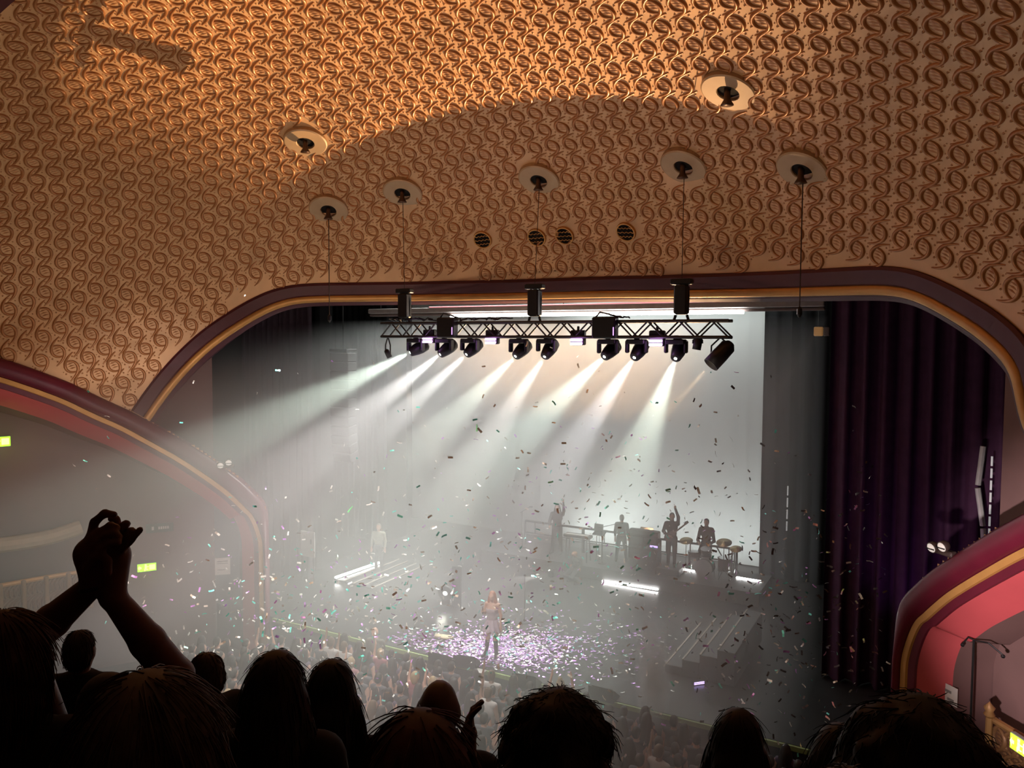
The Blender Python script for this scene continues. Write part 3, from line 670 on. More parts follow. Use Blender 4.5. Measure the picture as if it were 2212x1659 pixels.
def body_prims(H=1.75, arms=None, legs=None, female=False, head=(0, 0), hands=True, lean=0.):
    """standing figure facing -Y, feet at z=0; arms = ((elbow, wrist, hand direction) right(+x), left) in metres at H=1.75"""
    s = H/1.75; sh = .172 if female else .195; P = []; e = []
    def c(a, b, ra, rb, *k): P.append(('c', [q*s for q in a], [q*s for q in b], ra*s, rb*s)+k)
    def el(q, r): P.append(('e', [x*s for x in q], [x*s for x in r]))
    hx, hy = head
    el((hx, hy, 1.635), (.076, .096, .112)); el((hx, hy-.028, 1.575), (.055, .066, .062)); c((hx, hy-.098, 1.63), (hx, hy-.108, 1.605), .010, .014, .01)
    for q in (-1, 1): el((hx+q*.079, hy+.006, 1.625), (.012, .022, .032)); el((hx+q*.03, hy-.088, 1.637), (.016, .012, .010))
    el((hx, hy-.09, 1.573), (.024, .012, .009))
    c((0, .012, 1.40), (hx, hy+.008, 1.56), .058, .050)
    c((-sh+.03, .01, 1.405), (sh-.03, .01, 1.405), .058, .058)
    el((0, .0, 1.27), (.16 if female else .178, .108, .19)); el((0, .005, 1.07), (.122 if female else .145, .088, .16)); el((0, .012, .93), (.165 if female else .16, .112, .13))
    if female:
        for q in (-1, 1): el((q*.07, -.075, 1.27), (.062, .055, .06))
    lg = legs or (((.095, 0, .50), (.10, .02, .09), (.12, -.15, .035)), ((-.095, 0, .50), (-.10, .02, .09), (-.12, -.15, .035)))
    for q, (kn, an, toe) in zip((1, -1), lg):
        c((q*.088, .01, .90), kn, .088, .056); c(kn, an, .058, .036); c(an, (an[0], an[1]+.03, an[2]-.04), .036, .036); c((an[0], an[1]+.02, max(.035, an[2]-.055)), toe, .036, .030)
    ar = arms or (((.235, .03, 1.12), (.245, -.05, .87), (0, -.1, -1)), ((-.235, .03, 1.12), (-.245, -.05, .87), (0, -.1, -1)))
    for q, (eb, wr, hd_) in zip((1, -1), ar):
        c((q*sh, .012, 1.39), eb, .050, .040); c(eb, wr, .041, .026)
        if hands: P.extend([tuple(x) for x in hand_prims([x*s for x in wr], hd_, -q if hd_[2] < 0 else q, (0, 1, .01))])
        else: c(wr, (wr[0]+hd_[0]*.12, wr[1]+hd_[1]*.12, wr[2]+hd_[2]*.12), .028, .022)
    return P, s
def hair_prims(style, s, head=(0, 0)):
    hx, hy = head; E_ = lambda q, r: ('e', [x*s for x in q], [x*s for x in r])
    P = [E_((hx, hy+.018, 1.655), (.086, .100, .108))]
    if style == 'short': P += [E_((hx, hy+.05, 1.60), (.078, .062, .08))]
    if style == 'bob': P += [E_((hx, hy+.04, 1.59), (.098, .085, .13))]
    if style == 'long':
        P += [E_((hx, hy+.045, 1.60), (.098, .082, .14)), ('c', [hx*s, (hy+.07)*s, 1.58*s], [hx*s, .10*s, 1.22*s], .088*s, .125*s)]
        P += [('c', [(hx+q*.075)*s, (hy+.02)*s, 1.6*s], [(hx+q*.13)*s, .03*s, 1.24*s], .038*s, .06*s) for q in (-1, 1)]
    if style == 'curly':
        r = random.Random(5)
        P += [E_((hx, hy+.03, 1.61), (.125, .12, .135))]
        for _ in range(70):
            a, b = r.uniform(0, 2*pi), r.uniform(-1, 1); q = sqrt(1-b*b)
            P.append(E_((hx+.128*q*cos(a), hy+.03+.12*q*sin(a), 1.60+.135*b), (.024, .024, .024)))
        P += [E_((hx, hy+.06, 1.47), (.13, .09, .13))]
    if style == 'bun': P += [E_((hx, hy+.06, 1.775), (.05, .05, .045))]
    return P
def hair_cut(s, style, head=(0, 0)):
    def f(P):                                          # open at the face
        y = P[..., 1]/s-head[1]; z = P[..., 2]/s
        return np.where(z < 1.69, (-.045-y)*s, (-.115-y)*s)
    return f
def strands(ho, n, ln, curl, mt, parent, seed=1):
    r = random.Random(seed); vs = ho.data.vertices; M = MB(); k = len(vs)
    for _ in range(n):
        v = vs[r.randrange(k)]; nr = v.normal.copy(); p = v.co+nr*.001; d = V(0, 0, -1)-nr*(-nr.z); d = d.normalized() if d.length > .05 else V(r.uniform(-1, 1), r.uniform(-1, 1), 0)
        d = d+V(r.uniform(-1, 1), r.uniform(-1, 1), r.uniform(-1, 1))*curl+nr*(.015+.25*curl*r.random()); L_ = ln*r.uniform(.5, 1.2); pts_ = [p]
        for j in range(4): p = p+d.normalized()*L_/4; d = d+V(0, 0, -.12)+V(r.uniform(-1, 1), r.uniform(-1, 1), r.uniform(-1, 1))*curl*.6-nr*.06; pts_.append(p)
        M.tube(pts_, [.0013, .0013, .0012, .001, .0006], 3, False)
    o = M.build('hair_strands', mt, parent, True); o['kind'] = 'stuff'; return o
def clothe(name, prims, s, mt, parent, z0, z1, grow=.012, h=.02, arms_to=None, keep=None):
    Q = []
    for p in prims:
        if p[0] == 'c':
            if keep is not None and not keep(p): continue
            if p[3] < .018 or p[4] < .018: continue
            Q.append((p[0], p[1], p[2], p[3]+grow, p[4]+grow))
        else:
            if p[1][2] > 1.5*s or (keep is not None and not keep(p)): continue
            Q.append((p[0], p[1], [x+grow for x in p[2]]))
    return smesh(name, Q, h, mt, parent, .03, lambda P: np.maximum(P[..., 2]-z1*s, z0*s-P[..., 2]))
def person(label, loc, rz=0, H=1.75, style='short', hair=(.03, .02, .015), top=(.03, .03, .032), bottom=(.02, .02, .025), female=False, arms=None, legs=None, head=(0, 0), h=.018, skin=None, group=None, hands=True, shoes=(.02, .02, .02), sleeve=True, name='person'):
    t = thing(name, label, 'person', loc, rz, group); P, s = body_prims(H, arms, legs, female, head, hands)
    smesh('body', P, h, skin or SKIN, t, .028)
    hm = mat('hair_%.2f_%.2f_%.2f' % hair, hair, .55, 0, .35, 40)
    if style: smesh('hair', hair_prims(style, s, head), h*.8, hm, t, .025, hair_cut(s, style, head))
    mean = lambda p: ((p[1][2]+p[2][2])/2 if p[0] == 'c' else p[1][2])/s
    rad = lambda p: (max(p[3], p[4]) if p[0] == 'c' else max(p[2]))/s
    arm = lambda p: p[0] == 'c' and .024 < rad(p) < .0515
    clothe('top', P, s, mat('cloth_%.2f_%.2f_%.2f' % top, top, .85, 0, .25, 12), t, .93, 1.47 if not arms else 3, .012, h, keep=lambda p: (mean(p) > .95 and rad(p) > .052 and mean(p) < 1.5) or (sleeve and arm(p) and mean(p) > .95 and rad(p) > .04))
    clothe('trousers', P, s, mat('cloth_%.2f_%.2f_%.2f' % bottom, bottom, .85, 0, .25, 12), t, .07, 1.0, .014, h, keep=lambda p: mean(p) < 1.1 and rad(p) > .035 and not (arm(p) and mean(p) > .62))
    for q in (0, 1):
        lg = legs[q] if legs else None
        an, toe = (lg[1], lg[2]) if lg else (((1-2*q)*.10, .02, .09), ((1-2*q)*.12, -.15, .035))
        a = [an[0]*s, (an[1]+.02)*s, max(.04, an[2]-.055)*s]; b = [x*s for x in toe]
        smesh('shoe', [('c', a, b, .046*s, .040*s), ('c', [an[0]*s, an[1]*s, an[2]*s], a, .05*s, .046*s)], .015, mat('shoe_%.2f' % shoes[0], shoes, .5), t, .02, lambda P: -P[..., 2])
    return t

# ------------------------------------------------------------------ performers
sp = onZ(1063, 1420, STAGE)
def singer():
    H = 1.72; t = thing('person', 'singer in a pale frilled corset dress and dark knee boots standing amid confetti', 'person', (sp[0], sp[1], STAGE), .15)
    arms = (((.225, .03, 1.13), (.245, -.02, .88), (.05, -.1, -1)), ((-.22, .03, 1.14), (-.21, -.16, 1.22), (.3, -.4, .8)))
    legs = (((.10, -.02, .50), (.11, .03, .09), (.13, -.13, .04)), ((-.12, .0, .50), (-.19, .03, .09), (-.23, -.12, .04)))
    P, s = body_prims(H, arms, legs, True, (0, -.02)); smesh('body', P, .014, SKIN, t, .025)
    smesh('hair', hair_prims('long', s, (0, -.02)), .014, mat('hair_copper', (.45, .17, .09), .5, 0, .3, 30), t, .025, hair_cut(s, 'long', (0, -.02)))
    mean = lambda p: ((p[1][2]+p[2][2])/2 if p[0] == 'c' else p[1][2])/s; rad = lambda p: (max(p[3], p[4]) if p[0] == 'c' else max(p[2]))/s
    clothe('corset', P, s, mat('corset_satin', (.50, .42, .45), .4, 0, .35, 25), t, .92, 1.31, .012, .014, keep=lambda p: .95 < mean(p) < 1.36 and rad(p) > .055)
    sk = MB()
    n = 48
    for z, r, w in ((1.02, .145, 0), (.90, .19, .02), (.78, .22, .035), (.70, .235, .045)):
        for i in range(n): a = 2*pi*i/n; q = r+w*sin(9*a+z*7); sk.v.append((q*cos(a)*s, q*.8*sin(a)*s, (z+.03*sin(7*a)*(z < .75))*s))
    for j in range(3):
        for i in range(n): sk.f.append((j*n+i, j*n+(i+1) % n, (j+1)*n+(i+1) % n, (j+1)*n+i))
    sk.build('skirt', mat('skirt_chiffon', (.55, .44, .52), .6, 0, .4, 14), t, True)
    for i in range(16):
        a = 2*pi*i/16; MB().tube([(.22*cos(a), .17*sin(a), .70), (.235*cos(a), .19*sin(a), .60)], [.006, .012], 4).build('fringe', mat('fringe_cream', (.7, .62, .45), .6), t)
    for kn, an, toe in legs:
        smesh('boot', [('c', [x*s for x in kn], [x*s for x in an], .064*s, .05*s), ('c', [x*s for x in an], [x*s for x in toe], .048*s, .036*s), ('c', [an[0]*s, (an[1]+.03)*s, an[2]*s], [an[0]*s, (an[1]+.045)*s, .03], .03*s, .018*s)], .014, mat('boot_leather', (.05, .04, .04), .35), t, .02, lambda P: np.maximum(P[..., 2]-.47*s, -P[..., 2]))
    wr = [x*s for x in arms[1][1]]
    mc = thing('microphone', 'small black microphone in the singer\'s raised hand', 'microphone', (sp[0]+wr[0]+.05, sp[1]+wr[1]-.06, STAGE+wr[2]+.06))
    MB().tube([(0, 0, -.1), (0, 0, .08)], [.013, .02], 8).build('handle', BLACK, mc); MB().ball((0, 0, .1), .028, 10).build('grille', CHROME, mc, True)
    light('singer_key', 'SPOT', (-5.5, 6.0, 12.6), 900, (1, .76, .52), (sp[0], sp[1], STAGE+.9), .1, 7, .6)
singer()
def mus(px, py, Y, **k): p = onZ(px, py, RZ); return (p[0], p[1], RZ)
person('keyboard player in dark clothes raising one arm in the haze', mus(1203, 1195, 26.0), .2, 1.80, 'long', (.05, .04, .03), (.02, .018, .02), (.018, .018, .02), arms=(((.25, -.05, 1.55), (.22, -.05, 1.83), (-.05, 0, 1)), ((-.26, -.02, 1.13), (-.22, -.2, 1.0), (.2, -.9, -.2))), legs=(((.12, 0, .5), (.15, .02, .09), (.17, -.15, .04)), ((-.13, 0, .5), (-.17, .02, .09), (-.2, -.15, .04))))
person('dancer in black standing with feet apart and back turned on the riser', mus(1342, 1213, 25.9), pi+.2, 1.66, 'short', (.06, .04, .03), (.016, .014, .015), (.012, .012, .014), legs=(((.14, 0, .5), (.19, .02, .09), (.22, -.14, .04)), ((-.14, 0, .5), (-.19, .02, .09), (-.22, -.14, .04))))
person('guitarist in dark clothes punching one fist up on the black platform', (onZ(1450, 1222, RZ+.22)[0], onZ(1450, 1222, RZ+.22)[1], RZ+.22), .3, 1.78, 'short', (.05, .03, .03), (.03, .014, .015), (.012, .012, .014), arms=(((.20, -.02, 1.62), (.10, -.03, 1.90), (-.12, 0, 1)), ((-.27, .02, 1.13), (-.12, -.17, 1.03), (.8, -.5, -.1))))
gp = (onZ(1450, 1222, RZ+.22)[0], onZ(1450, 1222, RZ+.22)[1], RZ+.22)
def guitar(name, label, loc, ang, rz=0, tilt=0):
    t = thing(name, label, 'guitar', loc, rz, 'guitars on the riser'); t.rotation_euler = (tilt, -ang, rz)
    smesh('body', [('e', (0, 0, 0), (.17, .035, .14)), ('e', (.17, 0, .01), (.12, .035, .11))], .014, mat('guitar_dark_red', (.10, .02, .02), .3), t, .03)
    MB().bevel((.50, -.03, 0), (.52, .022, .05), .006).build('neck', mat('neck_wood', (.12, .06, .03), .5), t); MB().bevel((.82, -.03, .012), (.15, .02, .085), .01).build('headstock', BLACK, t)
    for q in (-1, 1): MB().tube([(.78+q*.03, -.03, .055), (.78+q*.03, -.03, .09)], .008, 5).build('tuning_peg', CHROME, t)
    MB().bevel((.02, -.042, 0), (.06, .015, .08), .004).build('bridge', CHROME, t)
guitar('electric_guitar', 'dark electric guitar slung on the guitarist with its neck pointing up right', (gp[0]-.05, gp[1]-.19, gp[2]+1.0), radians(42))
b1 = MB(); pf = thing('platform', 'low black platform under the guitarist', 'platform', (gp[0]-.1, gp[1], RZ))
MB().bevel((0, 0, .11), (.95, .8, .22), .02).build('deck', RISER, pf); MB().bevel((0, -.41, .11), (.9, .02, .18), .005).build('front_panel', BLACK, pf)
dr = mus(1520, 1235, 26.0)
person('seated bare shouldered drummer behind the drum kit', (dr[0], dr[1]+.25, RZ), .1, 1.74, 'short', (.04, .03, .02), (.05, .02, .02), (.015, .015, .015), h=.018, arms=(((.27, -.05, 1.02), (.17, -.30, .98), (0, -1, -.1)), ((-.27, -.05, 1.02), (-.17, -.30, .98), (0, -1, -.1))), legs=(((.17, -.38, .62), (.19, -.36, .12), (.2, -.52, .05)), ((-.17, -.38, .62), (-.19, -.36, .12), (-.2, -.52, .05))))
dt = thing('drum_stool', 'round black stool under the drummer', 'stool', (dr[0], dr[1]+.30, RZ))
MB().lathe([(.02, .70), (.17, .70), (.19, .74), (.17, .80), (1e-6, .81)], 18).build('seat', BLACK, dt, True)
for a in range(3): MB().tube([(0, 0, .5), (.25*cos(a*2.1+.5), .25*sin(a*2.1+.5), .01)], .014, 6).build('leg', CHROME, dt)
MB().tube([(0, 0, .4), (0, 0, .7)], .02, 8).build('column', CHROME, dt)
def drum(name, label, c, r, d, tilt=0, mtl=None, legs=3, feet=0.):
    t = thing(name, label, 'drum', c, 0, 'drum kit'); Mx = Matrix.Rotation(tilt, 4, 'X')
    sh = mtl or mat('drum_shell', (.10, .09, .09), .3)
    MB().lathe([(r, -d/2), (r, d/2)], 24, Mx).build('shell', sh, t, True)
    for z in (-d/2, d/2):
        MB().lathe([(1e-6, z*1.01), (r*.98, z*1.01)], 24, Mx).build('head', mat('drum_head', (.55, .53, .50), .5), t)
        MB().lathe([(r, z-.012), (r+.015, z-.012), (r+.015, z+.012), (r, z+.012)], 24, Mx).build('hoop', CHROME, t)
    for a in range(legs): MB().tube([Mx @ V((r+.01)*cos(a*2.1), (r+.01)*sin(a*2.1), 0), V((r+.06)*cos(a*2.1), (r+.06)*sin(a*2.1), -(c[2]-RZ)+.012)], .012, 6).build('leg', CHROME, t)
dx0, dy0 = dr[0]+.15, dr[1]-.45
drum('bass_drum', 'large bass drum standing in front of the drummer', (dx0, dy0, RZ+.30), .28, .42, pi/2, legs=2); drum('snare_drum', 'shallow snare drum left of the drummer', (dx0-.45, dy0+.25, RZ+.62), .18, .14); drum('tom_drum', 'rack tom drum over the bass drum', (dx0+.02, dy0+.02, RZ+.80), .15, .22, .3, legs=0); drum('floor_tom', 'deep floor tom right of the drummer', (dx0+.58, dy0+.25, RZ+.42), .21, .40)
for q, (x, y, z, r, lab) in enumerate(((-.62, -.05, 1.12, .22, 'tilted cymbal left of the drum kit'), (.62, -.05, 1.22, .25, 'tilted cymbal right of the drum kit'), (.95, .2, 1.0, .2, 'small cymbal at the right end of the drum kit'))):
    t = thing('cymbal', lab, 'cymbal', (dx0+x, dy0+y, RZ), 0, 'cymbals of the drum kit')
    MB().lathe([(1e-6, .03), (.04, .025), (.06, .0), (r, -.02), (r, -.024), (.05, -.006)], 24, Matrix.Translation((0, 0, z)) @ Matrix.Rotation(.35, 4, 'X')).build('plate', mat('cymbal_brass', (.55, .42, .2), .3, 1), t, True)
    MB().tube([(0, 0, .3), (0, 0, z)], .012, 6).build('stand', CHROME, t)
    for a in range(3): MB().tube([(0, 0, .38), (.22*cos(a*2.1), .22*sin(a*2.1), .012)], .010, 6).build('leg', CHROME, t)
# keyboard, stands, cabinets
kb = thing('keyboard', 'stage keyboard on thin legs beside the keyboard player', 'keyboard', (onY(1248, 1208, 24.5)[0], 24.5, RZ))
MB().bevel((0, 0, .86), (1.0, .32, .11), .02).build('case', BLACK, kb)
for i in range(22): MB().box((-.44+.04*i, -.06, .92), (.035, .18, .014)).build('key', WHITE, kb)
for sx in (-.38, .38):
    for sy in (-.12, .12): MB().tube([(sx, sy, .81), (sx*1.08, sy*1.4, .0)], .018, 6).build('leg', BLACK, kb)
def stand(px, py, Y, h, label, boom=None, tray=False, z=None, name='microphone_stand'):
    p = onY(px, py, Y); t = thing(name, label, 'stand', (p[0], Y, z if z is not None else RZ), 0, 'stands on the stage')
    MB().lathe([(.14, 0), (.14, .02), (.03, .035), (.02, .06)], 18).build('base', BLACK, t); MB().tube([(0, 0, .03), (0, 0, h)], .013, 8).build('pole', mat('stand_pole', (.16, .15, .14), .4, .6), t)
    if boom: MB().tube([(-boom*.25, 0, h-.06), (0, 0, h), (boom, 0, h+.2)], .011, 6).build('boom', BLACK, t); MB().tube([(boom, 0, h+.2), (boom+.12, -.02, h+.22)], .024, 8).build('microphone', BLACK, t)
    elif not tray: MB().ball((0, 0, h+.03), .035, 10).build('microphone', BLACK, t, True)
    if tray:
        MB().bevel((0, 0, h), (.42, .32, .05), .01, Matrix.Rotation(.25, 3, 'X')).build('tray', BLACK, t); MB().bevel((-.08, .13, h+.16), (.34, .02, .26), .01, Matrix.Rotation(-.2, 3, 'X')).build('laptop_screen', BLACK, t)
        for q in (-.1, .1): MB().tube([(q, 0, 0), (q, 0, h)], .016, 6).build('leg', BLACK, t)
stand(1294, 1205, 24.9, .95, 'black stand with an open laptop tray on the riser', tray=True, name='laptop_stand')
stand(1301, 1214, 24.55, 1.28, 'boom microphone stand reaching toward the dancer', boom=.62); stand(1133, 1345, onZ(1133, 1345, STAGE)[1], 1.35, 'straight slim microphone stand alone at centre stage', z=STAGE)
stand(1128, 1180, 25.0, 1.35, 'faint boom microphone stand at the left end of the riser', boom=.3)
cab = thing('speaker_cabinet', 'black slanted speaker cabinet beside the low platform', 'speaker', (onY(1399, 1235, 24.5)[0], 24.5, RZ))
MB().add([(-.42, -.3, 0), (.36, -.3, 0), (.36, .3, 0), (-.42, .3, 0), (-.12, -.1, .78), (.36, -.1, .80), (.36, .3, .80), (-.12, .3, .78)], [(3, 2, 1, 0), (4, 5, 6, 7), (0, 1, 5, 4), (1, 2, 6, 5), (2, 3, 7, 6), (3, 0, 4, 7)]).build('case', BLACK, cab)
MB().bevel((.1, -.25, .35), (.42, .02, .5), .005, Matrix.Rotation(-.25, 3, 'X')).build('grille', mat('speaker_cloth', (.03, .03, .03), .9), cab)
guitar('electric_guitar', 'spare electric guitar leaning upright behind the slanted cabinet', (onY(1402, 1200, 25.0)[0], 25.0, RZ+.20), radians(64))
guitar('electric_guitar', 'spare electric guitar standing on end behind the drummer', (onY(1524, 1200, 25.3)[0], 25.3, RZ+.19), radians(91))
def wedge(px, py, label, rz=0):
    p = onZ(px, py, STAGE); t = thing('stage_monitor', label, 'speaker', (p[0], p[1], STAGE), rz, 'wedge monitors at the stage front')
    MB().add([(-.3, -.22, 0), (.3, -.22, 0), (.3, .22, 0), (-.3, .22, 0), (-.3, -.22, .30), (.3, -.22, .30), (.3, .12, .08), (-.3, .12, .08)], [(3, 2, 1, 0), (0, 1, 5, 4), (4, 5, 6, 7), (1, 2, 6, 5), (2, 3, 7, 6), (3, 0, 4, 7)]).build('case', BLACK, t)
    MB().bevel((0, -.03, .205), (.5, .34, .012), .004, Matrix.Rotation(-.575, 3, 'X')).build('grille', mat('speaker_cloth', (.03, .03, .03)), t)
wedge(957, 1432, 'leftmost black wedge monitor at the stage front'); wedge(1010, 1436, 'black wedge monitor in front of the singer', .2); wedge(1139, 1478, 'black wedge monitor at the right of the stage front', .1); wedge(1305, 1506, 'black wedge monitor furthest right by the smoke jet')
sl_ = onZ(1036, 1449, STAGE); o = MB().box((0, 0, .004), (.3, .22, .004)).build('set_list', WHITE); o.location = (sl_[0], sl_[1], STAGE); tag(o, 'white set list sheet lying at the stage edge before the singer', 'paper')
hp = onZ(958, 1378, STAGE); smj = smesh('crumpled_cloth', [('e', (0, 0, .03), (.22, .12, .05)), ('e', (.16, .05, .04), (.14, .07, .05)), ('e', (-.15, -.03, .03), (.12, .09, .06))], .02, mat('cream_cloth', (.72, .60, .40), .8, 0, .2, 8), None, .02, lambda P: -P[..., 2]); smj.location = (hp[0], hp[1], STAGE); tag(smj, 'crumpled cream cloth lying on the stage left of the singer', 'cloth')
# floor floodlight glowing on the left of the stage, its bright lens turned to the hall
fp = onZ(972, 1308, STAGE); ff = thing('floor_floodlight', 'glaring floodlight on the stage floor with a tall black screen beside it', 'stage lamp', (fp[0], fp[1], STAGE))
MB().lathe([(.05, -.1), (.2, -.05), (.24, .12), (.22, .13)], 20, Matrix.Translation((-.12, 0, .42)) @ Matrix.Rotation(radians(100), 4, 'X') @ Matrix.Rotation(.2, 4, 'Y')).build('housing', BLACK, ff, True)
MB().lathe([(1e-6, .135), (.21, .12)], 20, Matrix.Translation((-.12, 0, .42)) @ Matrix.Rotation(radians(100), 4, 'X') @ Matrix.Rotation(.2, 4, 'Y')).build('lens', LENSW, ff)
MB().bevel((-.12, .02, .1), (.3, .2, .2), .02).build('yoke', BLACK, ff); MB().bevel((.25, .0, .62), (.34, .05, 1.24), .02).build('screen', BLACK, ff)
light('floodlight_glow', 'SPOT', (fp[0]-.12, fp[1]-.3, STAGE+.42), 12, (1, 1, .86), (fp[0]+1.3, fp[1]-5, STAGE+.2), .12, 100, .8)
gl = onZ(1192, 1240, STAGE); light('riser_glare', 'SPOT', (gl[0]-.1, 23.6, STAGE+.12), 2500, (1, 1, .95), onD(860, 1270, 24), .08, 46, .8)
gt = thing('floor_lamp', 'bright floor lamp before the riser shining left through the haze', 'stage lamp', (gl[0]+.12, 23.6, STAGE))
MB().bevel((0, 0, .1), (.22, .3, .2), .02).build('housing', BLACK, gt); MB().lathe([(1e-6, .0), (.09, .0)], 14, Matrix.Translation((-.112, -.02, .12)) @ Matrix.Rotation(-pi/2, 4, 'Y')).build('lens', LENSW, gt)
person('stagehand crouching low over the riser edge before the keyboard', (onZ(1232, 1266, STAGE)[0], 23.4, STAGE), -.5, 1.7, 'short', (.40, .2, .1), (.10, .11, .10), (.05, .05, .05), head=(.0, -.1), legs=(((.2, -.36, .42), (.2, -.05, .09), (.2, -.22, .04)), ((-.2, -.36, .42), (-.2, -.05, .09), (-.2, -.22, .04)))).scale = (1, 1, .62)
person('crew member in a pale vest standing in the haze above the slanting strip', (onZ(820, 1240, STAGE)[0]-.2, onZ(820, 1240, STAGE)[1]+.2, STAGE), .4, 1.7, 'short', (.3, .25, .2), (.40, .38, .30), (.10, .10, .11))
# line array speaker hang
lp = onY(742, 900, 18.6); la_ = thing('speaker_hang', 'curved hang of line array speakers in the haze at the left of the stage', 'speaker', (lp[0], 18.6, 3.6)); zt = 5.2; yb = 0
for k in range(12):
    a = max(0, (k-5))*.05; MB().bevel((0, yb, zt), (.75, .42, .27), .02, Matrix.Rotation(a, 3, 'X')).build('speaker_box', mat('array_grey', (.07, .07, .07), .6), la_); zt -= .285*cos(a); yb += .28*sin(a)*.5
MB().bevel((0, 0, 5.42), (.7, .5, .08), .01).build('fly_bar', BLACK, la_); MB().tube([(0, 0, 5.4), (0, 0, 9.0)], .015, 6).build('chain', BLACK, la_)

# ================================================================== SIDE BOXES, SIGNS, FITTINGS
def wall_frame(P, inset=0.):                            # matrix: x along wall, y up, z toward the hall
    N = nrm(P)[0]; N = np.array([N[0], N[1], 0]); N /= np.linalg.norm(N); x = np.cross((0, 0, 1.), N); q = np.asarray(P)+N*inset
    mm = Matrix.Identity(4)
    for k in range(3): mm[k][0] = x[k]; mm[k][1] = (0, 0, 1)[k]; mm[k][2] = N[k]; mm[k][3] = q[k]
    return mm
def recess_pt(px, py, grow=1.2):                        # point on the recessed side wall
    d = ray(px, py); lo_, hi_ = .5, 60.
    for _ in range(50):
        mm = (lo_+hi_)/2; P = EYE+d*mm
        if ((P[0]-XC)/(AX+grow))**2+(max(P[1]-Y0, 0)/(BY+grow))**2 < 1: lo_ = mm
        else: hi_ = mm
    return EYE+d*lo_
def exit_sign(P, w, hgt, label):
    t = thing('exit_sign', label, 'sign', P, 0, 'green running man exit signs'); M3 = wall_frame(P).to_3x3()
    b = lambda c, d, n, mt: MB().bevel(M3 @ V(c), d, .006, M3).build(n, mt, t)
    b((0, 0, .04), (w, hgt, .08), 'housing', mat('sign_case', (.3, .3, .28), .5))
    b((0, 0, .085), (w*.97, hgt*.92, .01), 'face', mat('sign_green', (.2, .6, .05), .4, 0, 0, 1, (.45, 1, .03), 1.9))
    yel = mat('sign_yellow', (.9, .9, .3), .4, 0, 0, 1, (.95, 1, .25), 2.6)
    b((w*.28, 0, .092), (w*.3, hgt*.6, .008), 'door_mark', yel); b((-w*.36, 0, .092), (w*.16, hgt*.22, .008), 'arrow_shaft', yel)
    MB().add([M3 @ V(q) for q in ((-w*.47, 0, .1), (-w*.36, hgt*.3, .1), (-w*.36, -hgt*.3, .1))], [(0, 2, 1)]).build('arrow_head', yel, t)
    for c, d in (((-w*.06, hgt*.3, .094), (hgt*.2, hgt*.2, .008)), ((-w*.06, 0, .094), (hgt*.2, hgt*.36, .008)), ((-w*.11, -hgt*.26, .094), (hgt*.12, hgt*.28, .008)), ((0, -hgt*.24, .094), (hgt*.3, hgt*.1, .008)), ((.01, hgt*.08, .094), (hgt*.35, hgt*.09, .008))): b(c, d, 'running_figure', yel)
    light('sign_glow', 'POINT', V(P)+M3 @ V(0, -hgt*.4, .3), 2.2, (.8, 1, .15), None, .08)
exit_sign(recess_pt(317, 1224, .9), .5, .24, 'small green exit sign low on the hazy left wall beside the raised arms')
exit_sign(recess_pt(-6, 954, .9), .56, .27, 'green exit sign cut by the left edge of the view'); exit_sign(recess_pt(2215, 1612, .0), .42, .26, 'green exit sign low at the right edge beside the big dark head')
def notice(P, w, hgt, label, lines, mtl=WHITE, ink=GREYT, rz=0):
    t = thing('notice_sheet', label, 'notice', P, 0); M3 = wall_frame(P).to_3x3()
    MB().bevel(M3 @ V(0, 0, .01), (w, hgt, .012), .002, M3).build('sheet', mtl, t)
    for x, y, l, th_ in lines: MB().box(M3 @ V(x*w, y*hgt, .0185), (l*w, th_*hgt, .003), M3).build('print_line', ink, t)
notice(recess_pt(481, 1223, .6), .42, .5, 'white notice sheet on the left wall beside the red arch', [(0, .3, .7, .05), (0, .18, .7, .03), (-.1, -.2, .5, .04)])
notice(recess_pt(2046, 1497, .4), .45, .34, 'white notice sheet on the rose wall behind the big dark head at the right', [(0, .15, .45, .14), (.2, -.25, .3, .14)])
notice(recess_pt(345, 1140, .9), .72, .26, 'dark green sign with pale lettering on the left wall behind the clasped hands', [(-.25, 0, .08, .4), (-.02, 0, .06, .3), (.06, 0, .06, .3), (.14, 0, .06, .3), (.22, 0, .06, .3), (.3, 0, .06, .3)], mat('sign_dark_green', (.02, .09, .06), .5), WHITE)
bp_ = onY(665, 1175, 19.0); t = thing('white_board', 'hazy white board with dark marks standing at the far left of the stage', 'board', (bp_[0], 19.0, STAGE))
MB().bevel((0, 0, bp_[2]-STAGE), (.62, .04, .86), .01).build('panel', WHITE, t)
for x, z in ((-.12, .2), (.16, .1)): MB().box((x, -.023, bp_[2]-STAGE+z), (.06, .006, .16)).build('mark', GREYT, t)
for x in (-.26, .26): MB().tube([(x, 0, bp_[2]-STAGE-.4), (x, 0, 0)], .02, 6).build('leg', BLACK, t)
